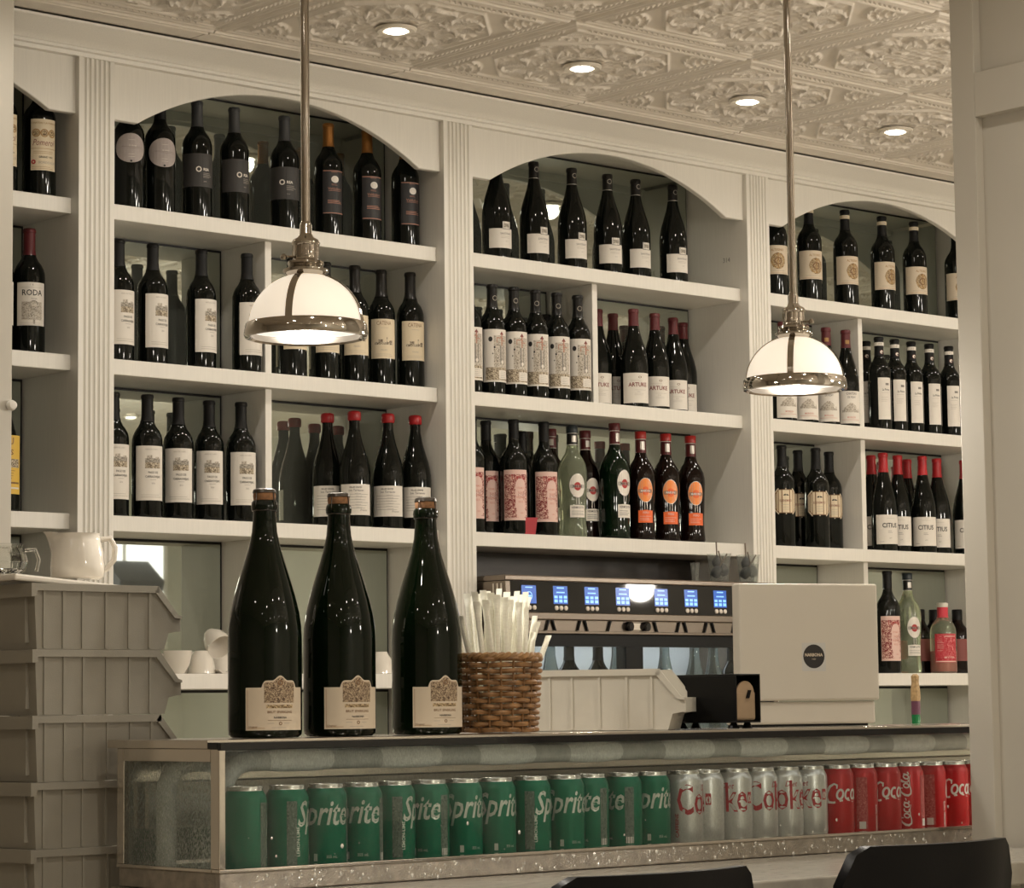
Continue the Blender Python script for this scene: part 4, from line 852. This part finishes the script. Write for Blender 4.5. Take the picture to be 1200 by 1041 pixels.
tips = [(532, 706, .02), (539, 722, -.01), (547, 696, .0), (553, 699, .03), (556, 694, -.03), (561, 696, .02), (566, 692, -.02), (571, 693, .03), (575, 695, -.04), (579, 700, .0), (585, 690, .01), (588, 707, -.03), (594, 694, .02), (598, 703, -.04), (602, 699, .03), (606, 693, -.01), (611, 697, .02), (616, 694, -.03), (619, 700, .03), (617, 712, -.045), (627, 722, -.03), (630, 729, .02), (625, 741, -.04), (643, 745, .0), (591, 700, -.045), (569, 703, -.05), (582, 697, -.05), (608, 706, -.05), (558, 705, -.045)]
for k, (u, v, dy) in enumerate(tips):
    Y = by+dy; tip = atY(u, v, Y); sx = (u-583)/45.
    base = Vector((bx+.030*sx*.62+.010*sin(k*2.4), by+dy*.35-.022*sx+.008*cos(k*2.4), CZT+.010))
    dd = tip-base; q = dd.to_track_quat('Z', 'Y')
    o = put('wrapped_straw', sm, None, base); o.rotation_mode = 'QUATERNION'; o.rotation_quaternion = q; o.scale = (1, 1, dd.length)
    tag(o, 'white paper-wrapped drinking straw standing in the woven basket', 'straw', 'wrapped straws in the basket')

# ------------------------------------------------------------------ plastic bins
def bin_meshes(L, W_, H, col):
    t = .003; P = [(.005, 0), (0, H), (L-.055, H), (L-.020, H*.55), (L-.012, H*.52), (L-.012, H*.30), (L-.032, H*.26), (L-.040, 0)]
    sh = MB()
    for y in (0, W_-t): 
        low = [(.005, 0), (L-.040, 0), (L-.032, H*.26), (L-.012, H*.30), (L-.012, H*.52), (L-.020, H*.55), (L-.055, H), (0, H)]
        sh.prism(low, 'y', y, y+t)
    sh.add([(.005, t, 0), (.005, W_-t, 0), (0, W_-t, H), (0, t, H), (.008, t, 0), (.008, W_-t, 0), (.003, W_-t, H), (.003, t, H)], [(0, 1, 2, 3), (4, 7, 6, 5), (3, 2, 6, 7), (0, 4, 5, 1)])
    sh.box(.005, L-.040, t, W_-t, 0, .003)
    sh.add([(L-.040, t, 0), (L-.040, W_-t, 0), (L-.032, W_-t, H*.26), (L-.032, t, H*.26), (L-.012, W_-t, H*.30), (L-.012, t, H*.30), (L-.012, W_-t, H*.52), (L-.012, t, H*.52)], [(0, 1, 2, 3), (3, 2, 4, 5), (5, 4, 6, 7)])
    shell = sh.mesh('bin_shell', col)
    rims = []
    for y0, y1 in ((-.005, .0002), (W_-.0002, W_+.005)):
        rm = MB().prism([(-.004, H-.011), (L-.052, H-.011), (L-.052, H), (-.004, H)], 'y', y0, y1)
        rm2 = MB().prism([(L-.0535, H), (L-.0170, H*.55), (L-.0100, H*.53), (L-.0100, H*.49), (L-.0230, H*.50), (L-.0605, H-.0085)], 'y', y0, y1)
        rims += [rm.mesh('bin_rim', col), rm2.mesh('sloping_rim', col)]
    rim = rims
    band = MB().box(-.008, .002, -.0065, W_+.006, H-.020, H).mesh('back_band', col)
    lip = MB().box(L-.0125, L-.009, .0, W_, H*.29, H*.53).mesh('front_lip', col)
    def rib(x): return MB().prism([(x-.001, .002), (x+.0035, .002), (x+.0035, H-.011), (x-.001, H-.011)], 'y', -.0026, .0002).mesh('rib', col)
    ribs = [rib(.016+q*(L-.085)) for q in (.0, .18, .36, .58, .80, 1.0)]
    bribs = [MB().box(-.0030, .006, q, q+.0035, .010, H-.020).mesh('back_rib', col) for q in (.020, W_-.0235)]
    return shell, rim, band, lip, ribs, bribs
def bin_(ms, loc, rz, label, grp):
    t = thing('storage_bin', label, 'bin', loc, rz, grp)
    put('bin_shell', ms[0], t); [put(q.name.split('.')[0], q, t) for q in ms[1]]; put('back_band', ms[2], t); put('front_lip', ms[3], t)
    for r in ms[4]: put('rib', r, t)
    for r in ms[5]: put('back_rib', r, t)
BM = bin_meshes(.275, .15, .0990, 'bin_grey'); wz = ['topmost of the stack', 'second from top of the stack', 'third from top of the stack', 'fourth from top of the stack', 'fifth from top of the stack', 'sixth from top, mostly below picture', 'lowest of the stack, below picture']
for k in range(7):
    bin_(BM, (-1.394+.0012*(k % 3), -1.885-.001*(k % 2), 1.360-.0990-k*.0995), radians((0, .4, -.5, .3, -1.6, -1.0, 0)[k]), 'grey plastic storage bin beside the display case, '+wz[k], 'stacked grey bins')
zs = 1.360-.099-6*.0995-.0012
st = thing('service_cart', 'low steel cart carrying the stack of grey bins', 'cart', (-1.27, -1.81, 0))
MB().box(-.17, .17, -.10, .10, zs-.02, zs).obj('cart_top', 'steel', st)
for a in (-.155, .155):
    for b in (-.085, .085): MB().tube([(a, b, 0), (a, b, zs-.02)], .011, 10).obj('leg', 'steel', st)
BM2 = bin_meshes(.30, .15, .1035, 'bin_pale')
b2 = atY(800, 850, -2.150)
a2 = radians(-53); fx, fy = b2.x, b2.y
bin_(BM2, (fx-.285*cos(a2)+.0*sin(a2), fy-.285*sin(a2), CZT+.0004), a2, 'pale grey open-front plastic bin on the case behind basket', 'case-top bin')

# tray, jug and glass pot on the bins
tr = MB().box(-.115, .115, -.060, .060, 0, .010).obj('white_tray', 'ceramic', loc=(-1.305, -1.812, 1.3565), bevel=.003); tr.rotation_euler = (0, radians(4.2), 0); tag(tr, 'white board lying on top of the bin stack', 'tray')
jx, jy = xfor(91, -1.80, 1.40), -1.80
jg = thing('ceramic_jug', 'glossy white ceramic milk jug standing on the bin stack', 'jug', (jx, jy, 1.372))
jp = [(0, .002), (.036, 0), (.041, .004), (.042, .02), (.0405, .042), (.036, .060), (.0345, .068), (.036, .0715), (.0325, .0715), (.031, .066), (.036, .04), (.037, .01), (0, .008)]
body = MB(); n = 32; base = []; ca = VA(jx, jy)-pi/2           # screen-left direction
for r, z in jp:
    for i in range(n):
        a = 2*pi*i/n; d = abs((a-ca+pi) % (2*pi)-pi); sp = max(0, 1-d/.55)
        q = max(0, (z-.045)/.027); base.append(((r+.020*sp*sp*q)*cos(a), (r+.020*sp*sp*q)*sin(a), z+.004*sp*q))
body.add(base, [(k*n+i, k*n+(i+1) % n, (k+1)*n+(i+1) % n, (k+1)*n+i) for k in range(len(jp)-1) for i in range(n)]); body.obj('jug_body', 'ceramic', jg, smooth=True, ang=60)
cr = ca+pi; h = [(.036, .062), (.050, .064), (.058, .050), (.056, .030), (.044, .016), (.040, .015)]
MB().tube([(r*cos(cr), r*sin(cr), z) for r, z in h], .0045, 8).obj('handle', 'ceramic', jg, smooth=True)
gx, gy = xfor(7, -1.80, 1.39), -1.80
gp = thing('glass_pot', 'small faceted glass pot beside the white jug', 'pot', (gx, gy, 1.377))
MB().lathe([(0, .002), (.022, 0), (.030, .006), (.034, .018), (.030, .032), (.024, .040), (.026, .046), (.023, .046), (.021, .040), (.027, .031), (.031, .018), (.027, .008), (0, .005)], 14).obj('pot_body', 'glass_pot', gp)
MB().tube([(.028*cos(cr)+.006*sin(0), .028*sin(cr), .036), (.044*cos(cr), .044*sin(cr), .038), (.050*cos(cr), .050*sin(cr), .022), (.046*cos(cr), .046*sin(cr), .004)], .003, 8).obj('handle', 'glass_pot', gp, smooth=True)

# ------------------------------------------------------------------ napkin holder, till screen, tiny bottle
hx = atY(863, 848, -2.170)
nh = thing('napkin_holder', 'black napkin dispenser with brown napkins beside till screen', 'napkin holder', (hx.x, hx.y, CZT+.0004)); wn, hn, dn = .062, .094, .165
for q in ((0, wn, 0, dn, .010, .013), (0, wn, 0, dn, hn-.003, hn), (0, .003, 0, dn, .0128, hn-.0028), (wn-.003, wn, 0, dn, .0128, hn-.0028), (.003, wn-.003, dn-.003, dn, .0128, hn-.0028)): MB().box(*q).obj('housing_panel', 'black', nh, bevel=.0012)
MB().box(.006, wn-.006, .006, .10, .014, hn-.030).obj('napkin_stack', 'napkin', nh, bevel=.004)
MB().lathe([(.0, -.002), (.022, 0), (.022, .003), (0, .004)], 20).obj('napkin_fold', 'napkin', nh, loc=(wn/2, .010, hn-.034)).rotation_euler = (pi/2, 0, 0)
MB().prism([(.030, .052), (.037, .052), (.042, .066), (.036, .066)], 'y', .003, .0055).obj('dispensing_slot', 'black', nh)
for a in (.014, wn-.014):
    for b in (.02, dn-.02): MB().lathe([(.010, 0), (.008, .004), (.005, .011)], 12).obj('foot', 'black', nh, loc=(a, b, 0))
lp, rp = atY(869, 850, -1.985), atY(1032, 848, -2.085); vv = rp-lp; wd = hypot(vv.x, vv.y); ra = atan2(vv.y, vv.x)
mo = thing('till_screen', 'pale plastic back of a till screen with round black sticker', 'till', (lp.x, lp.y, CZT+.0004), ra)
MB().box(0, wd, 0, .032, .047, .262).obj('screen_back', 'pos_white', mo, bevel=.004)
MB().box(.004, wd-.006, .007, .075, .004, .0455).obj('base_housing', 'pos_white', mo, bevel=.004)
MB().box(.02, wd-.02, .012, .07, 0, .0045).obj('foot_pad', 'black', mo)
p = Print(None, .0003); p.rect(-24.5, 24.5, -27, 25, 'sticker'); stk = put('sticker', p.mesh('sticker'), mo, (wd*.525, 0, .128))
p = Print(None, .0005); p.disc(0, 0, 22, 'ink_black', n=32); p.text('NARBONA', 0, .2, 5.6, 'pap_tan', .03, maxw=37); p.text('1909', 0, -6.4, 3, 'pap_tan'); put('round_logo', p.mesh('round_logo'), stk)
tb = atY(1073.5, 842, -1.995)
mb_ = thing('miniature_bottle', 'tiny green bottle with paper-wrapped neck on case edge', 'bottle', (tb.x, tb.y, CZT+.0004))
MB().lathe([(0, .002), (.0075, 0), (.0085, .003), (.0085, .020)], 16).obj('glass_body', 'glass_bottle_green', mb_, smooth=True)
MB().lathe([(.0088, .018), (.0088, .044)], 16).obj('label_band', 'label_purple', mb_, smooth=True)
MB().lathe([(.0088, .044), (.0098, .050), (.0090, .066), (.0072, .080), (.0080, .092), (.0040, .096), (0, .095)], 9).obj('paper_wrap', 'paper_wrap', mb_)

# ------------------------------------------------------------------ wine dispenser
MX0, MX1, MY, MZ0, MZT = 1.133, 2.172, -.100, .8805, 1.512
wd_ = thing('wine_dispenser', 'stainless wine dispenser with blue touch screens under middle shelf', 'dispenser', (1.65, .03, MZ0)); w = wp(wd_)
w(MB().box(MX0, MX1, MY, .225, 1.497, MZT), 'top_cover', 'steel_dark', bevel=.003)
w(MB().box(MX0, MX0+.018, MY, .225, MZ0, 1.4965), 'side_panel', 'steel_dark', bevel=.002); w(MB().box(MX1-.018, MX1, MY, .225, MZ0, 1.4965), 'side_panel', 'steel_dark', bevel=.002)
for k in range(3): w(MB().box(MX0-.0012, MX0+.0005, MY+.012+.016*k, MY+.018+.016*k, MZ0, 1.49), 'side_rib', 'steel_bright')
w(MB().box(MX0+.018, MX1-.018, .205, .2245, MZ0+.012, 1.4965), 'cavity_back', 'cavity')
w(MB().box(MX0, MX1, MY, .225, MZ0, MZ0+.08), 'base_box', 'steel', bevel=.003)
w(MB().box(MX0+.018, MX1-.018, MY+.001, .2, MZ0+.0805, MZ0+.170), 'cavity_floor', 'cavity')
cpn = MB().box(MX0+.018-1.65, MX1-.018-1.65, 0, .04, 0, .0815).obj('control_panel', 'panel_black', wd_, loc=(0, MY+.006-.03, 1.415-MZ0), label='glossy black control panel'); TILT = radians(2.25); cpn.rotation_euler = (-TILT, 0, 0)
w(MB().box(MX0+.012, MX1-.012, MY-.004, MY+.05, 1.396, 1.4145), 'steel_rail', 'steel_dark', bevel=.002)
w(MB().box(MX0+.018, MX1-.018, MY+.010, MY+.05, 1.366, 1.3955), 'spout_plate', 'steel_dark')
w(MB().box(MX0+.018, MX1-.018, MY+.001, MY+.05, 1.359, 1.3655), 'lower_rail', 'steel_dark', bevel=.001)
w(MB().box(MX0+.018, MX1-.018, MY+.016, MY+.06, 1.326, 1.3585), 'header', 'black')
xm = xfor(748, MY, 1.3)
w(MB().box(xm-.035, xm+.030, MY+.012, MY+.05, MZ0+.171, 1.3255), 'centre_post', 'black')
w(MB().box(MX0+.0185, xm-.0355, MY+.014, MY+.018, MZ0+.171, 1.3255), 'glass_door', 'pane_machine'); w(MB().box(xm+.0305, MX1-.0185, MY+.014, MY+.018, MZ0+.171, 1.3255), 'glass_door', 'pane_machine')
w(MB().box(MX0+.03, MX1-.03, .12, .15, 1.346, 1.352), 'light_strip', 'led')
for u in (622, 659, 695.5, 732, 777, 812, 846, 880):
    X = xfor(u, MY, 1.455)
    p = Print(None, .0); p.rect(-26, 26, -24, 24, 'screen_blue'); s = put('touch_screen', p.mesh('touch_screen'), cpn, (X-1.65, -.0006, .047), label='lit blue touch screen')
    p = Print(None, .0006)
    if u == 622: p.disc(0, -4, 12, 'screen_pale', 9.5); p.rect(-8, 8, -6, -2, 'screen_pale'); p.rect(-13, 13, 17, 20, 'screen_pale')
    else:
        p.rect(-13, 13, 17, 20.5, 'screen_pale'); p.rect(-15, 15, 5, 8.5, 'screen_pale')
        for a in (-17, 0, 17): p.rect(a-6, a+6, -9, -2, 'screen_pale'); p.rect(a-6, a+6, -20, -12, 'screen_pale')
    put('screen_icons', p.mesh('screen_icons'), s)
    for a in (-.017, 0, .017):
        o = MB().lathe([(.0062, 0), (.0062, .003), (.004, .0045), (0, .005)], 14).obj('button', 'button', cpn, smooth=True, loc=(X-1.65+a, -.0002, .012)); o.rotation_euler = (pi/2, 0, 0)
for u, sl in ((643.4, -1), (651, 1), (680.6, -1), (689, 1), (716, -1), (770.6, 1), (797, -1), (805.5, 1), (829, -1), (838, 1), (862.5, -1)):
    X = xfor(u, MY, 1.38); d = .005*sl
    w(MB().prism([(X-d-.0025, 1.3945), (X-d+.0025, 1.3945), (X+d+.0018, 1.367), (X+d-.0018, 1.367)], 'y', MY+.004, MY+.0105), 'spout_bracket', 'black')
for q in (-.03, .034):
    o = MB().lathe([(0, 0), (.013, 0), (.013, .012), (.009, .016), (0, .016)], 16).obj('tap_knob', 'black_gloss', wd_, smooth=True, loc=(xm-1.65+q+.002, MY+.010-.03, 1.381-MZ0)); o.rotation_euler = (pi/2, 0, 0)
w(MB().box(xm-.014, xm+.022, MY+.007, MY+.0105, 1.371, 1.391), 'name_plate', 'steel_bright', bevel=.001)
for k, u in enumerate((645, 667, 701, 723, 779, 814, 836, 858)):
    kd = ('plain', 'plaindark', 'plaindark', 'plain', 'plain', 'plain', 'plain', 'plaindark')[k]
    X = xfor(u, .01, 1.26)
    bottle(kd, X, .01, MZ0+.1701, 0, ('clear ' if kd == 'plain' else 'dark ')+'wine bottle inside lit dispenser, '+['leftmost', 'second', 'third', 'fourth, left of centre post', 'fifth, right of centre post', 'sixth', 'seventh', 'last, beside till screen'][k], 'bottles inside the dispenser')
# clear cups of stoppers on the dispenser
cupm = MB().lathe([(0, .001), (.024, 0), (.0255, .003), (.0335, .080), (.0350, .081), (.0345, .079), (.0325, .079), (.0248, .004), (0, .003)], 24).mesh('clear_cup', 'plastic_clear', True, 50)
smallm = MB().lathe([(0, .001), (.0085, 0), (.0090, .003), (.0130, .052), (.0140, .0525), (.0125, .0515), (.0082, .004), (0, .003)], 18).mesh('clear_cup', 'plastic_clear', True, 50)
stm = MB().lathe([(0, -.018), (.010, -.016), (.0145, -.007), (.0150, .003), (.011, .013), (.005, .017), (.0035, .020)], 16).mesh('stopper_ball', 'stopper', True)
skm = MB().tube([(0, 0, .017), (0, .001, .060)], .0022, 8).mesh('stick', 'stick', True)
for cu, dY, lab in ((843, -.045, 'clear plastic cup of dark bottle stoppers, left one'), (877, -.045, 'clear plastic cup of dark bottle stoppers, in front of pillar')):
    X = xfor(cu, dY, 1.55)
    o = put('clear_cup', cupm, None, (X, dY, MZT+.0004)); tag(o, lab, 'cup', 'cups on the dispenser')
    for k, (a, b, c, r1, r2) in enumerate(((-.010, .002, .030, .5, .3), (.010, -.006, .036, -.3, -.4), (.002, .010, .058, .2, .1))):
        t = thing('bottle_stopper', f'dark round bottle stopper in {"left" if cu < 860 else "right"} plastic cup, '+('lower left', 'lower right', 'upper')[k], 'stopper', (X+a, dY+b, MZT+c), 0, 'stoppers in the cups'); t.rotation_euler = (r1, r2, k)
        put('stopper_ball', stm, t); put('stick', skm, t)
for cu, dY, dz, lab in ((814.5, -.05, .0004, 'narrow clear plastic measure left of stopper cups'), (884, -.088, .0004, 'narrow clear plastic measure at dispenser corner')):
    o = put('clear_cup', smallm, None, (xfor(cu, dY, 1.55), dY, MZT+dz)); tag(o, lab, 'cup', 'cups on the dispenser')

# ------------------------------------------------------------------ cups on the low shelf
cupc = MB().lathe([(0, .003), (.017, 0), (.019, .004), (.029, .020), (.034, .042), (.0355, .056), (.0335, .056), (.032, .042), (.026, .020), (0, .008)], 26).mesh('cup_body', 'ceramic', True, 55)
cuph = MB().tube([(.032, 0, .045), (.048, 0, .048), (.054, 0, .034), (.046, 0, .018), (.028, 0, .016)], .0035, 8).mesh('handle', 'ceramic', True)
def cup(u, Y, dz, rx, ry, rz, lab):
    X = xfor(u, Y, ZS[3]+.04); t = thing('coffee_cup', lab, 'cup', (X, Y, ZS[3]+dz), 0, 'cups on the low shelf'); t.rotation_euler = (rx, ry, rz); put('cup_body', cupc, t); put('handle', cuph, t)
cup(208, .075, .0005, 0, 0, 2.6, 'white coffee cup standing on low shelf beside the bins')
cup(236, .080, .0570, pi, 0, .5, 'white coffee cup upside down on low shelf, handle to right')
cup(258, .150, .0570, pi, 0, -.6, 'white coffee cup upside down, farther back on low shelf')
cup(446, .080, .0570, pi, 0, .9, 'white cup upside down between two large bottles')
cup(246, .100, .0990, 2.25, .25, .2, 'white coffee cup tipped over on top of other cups')
cup(212, .165, .0005, 0, 0, 1.0, 'white coffee cup at back of low shelf')
for u, Y, dz, lab in ((262, .075, .0005, 'square white saucer lying on low shelf'), ):
    X = xfor(u, Y, ZS[3]); s = MB().prism([(-.032, 0), (.032, 0), (.045, .010), (.042, .010), (.030, .003), (-.030, .003), (-.042, .010), (-.045, .010)], 'y', -.04, .04).obj('square_saucer', 'ceramic', loc=(X, Y, ZS[3]+dz)); tag(s, lab, 'saucer')

# ------------------------------------------------------------------ chairs at the bar
def chair(xc, yc, zt, wdt, label, rz=0):
    t = thing('bar_chair', label, 'chair', (xc, yc, 0), rz, 'black chairs at the bar'); n = 20; m = 9; vs = []
    for s_ in (0, 1):
        for j in range(m+1):
            v = j/m; z = .47+(zt-.47)*v
            for i in range(n+1):
                a = -1+2*i/n; ww = wdt/2*(.90+.10*v); drop = .055*max(0, (abs(a)-.80)/.20)**2.2*v
                vs.append((ww*a, .055*a*a-.045*v+(.018 if s_ else 0), z-drop))
    k = (n+1)*(m+1); fs = []
    for s_ in (0, 1):
        for j in range(m):
            for i in range(n):
                q = s_*k+j*(n+1)+i; fs.append((q, q+1, q+n+2, q+n+1))
    bd = [i for i in range(n+1)]+[j*(n+1)+n for j in range(1, m+1)]+[m*(n+1)+i for i in range(n-1, -1, -1)]+[j*(n+1) for j in range(m-1, 0, -1)]
    for a, b in zip(bd, bd[1:]+bd[:1]): fs.append((a, b, b+k, a+k))
    MB().add(vs, fs).obj('backrest', 'chair_black', t, smooth=True, ang=50)
    MB().box(-wdt/2+.01, wdt/2-.01, .03, .40, .44, .475).obj('seat', 'chair_black', t, bevel=.012)
    for a in (-1, 1):
        for b in (.06, .37): MB().tube([(a*(wdt/2-.03), b, .44), (a*(wdt/2-.01), b+(.03 if b > .2 else -.03), 0)], [.014, .010], 10).obj('leg', 'chair_black', t, smooth=True)
A, B = atY(652, 1034, -2.86), atY(889, 1016, -2.86); chair((A.x+B.x)/2+.036, -2.82, .947, (B.x-A.x)*1.06, 'black chair with solid curved back, left of the two')
A, B = atY(975, 1025, -2.86), atY(1178, 984, -2.86); chair((A.x+B.x)/2+.078, -2.82, .962, (B.x-A.x)*1.0, 'black chair with solid curved back, right one near partition')
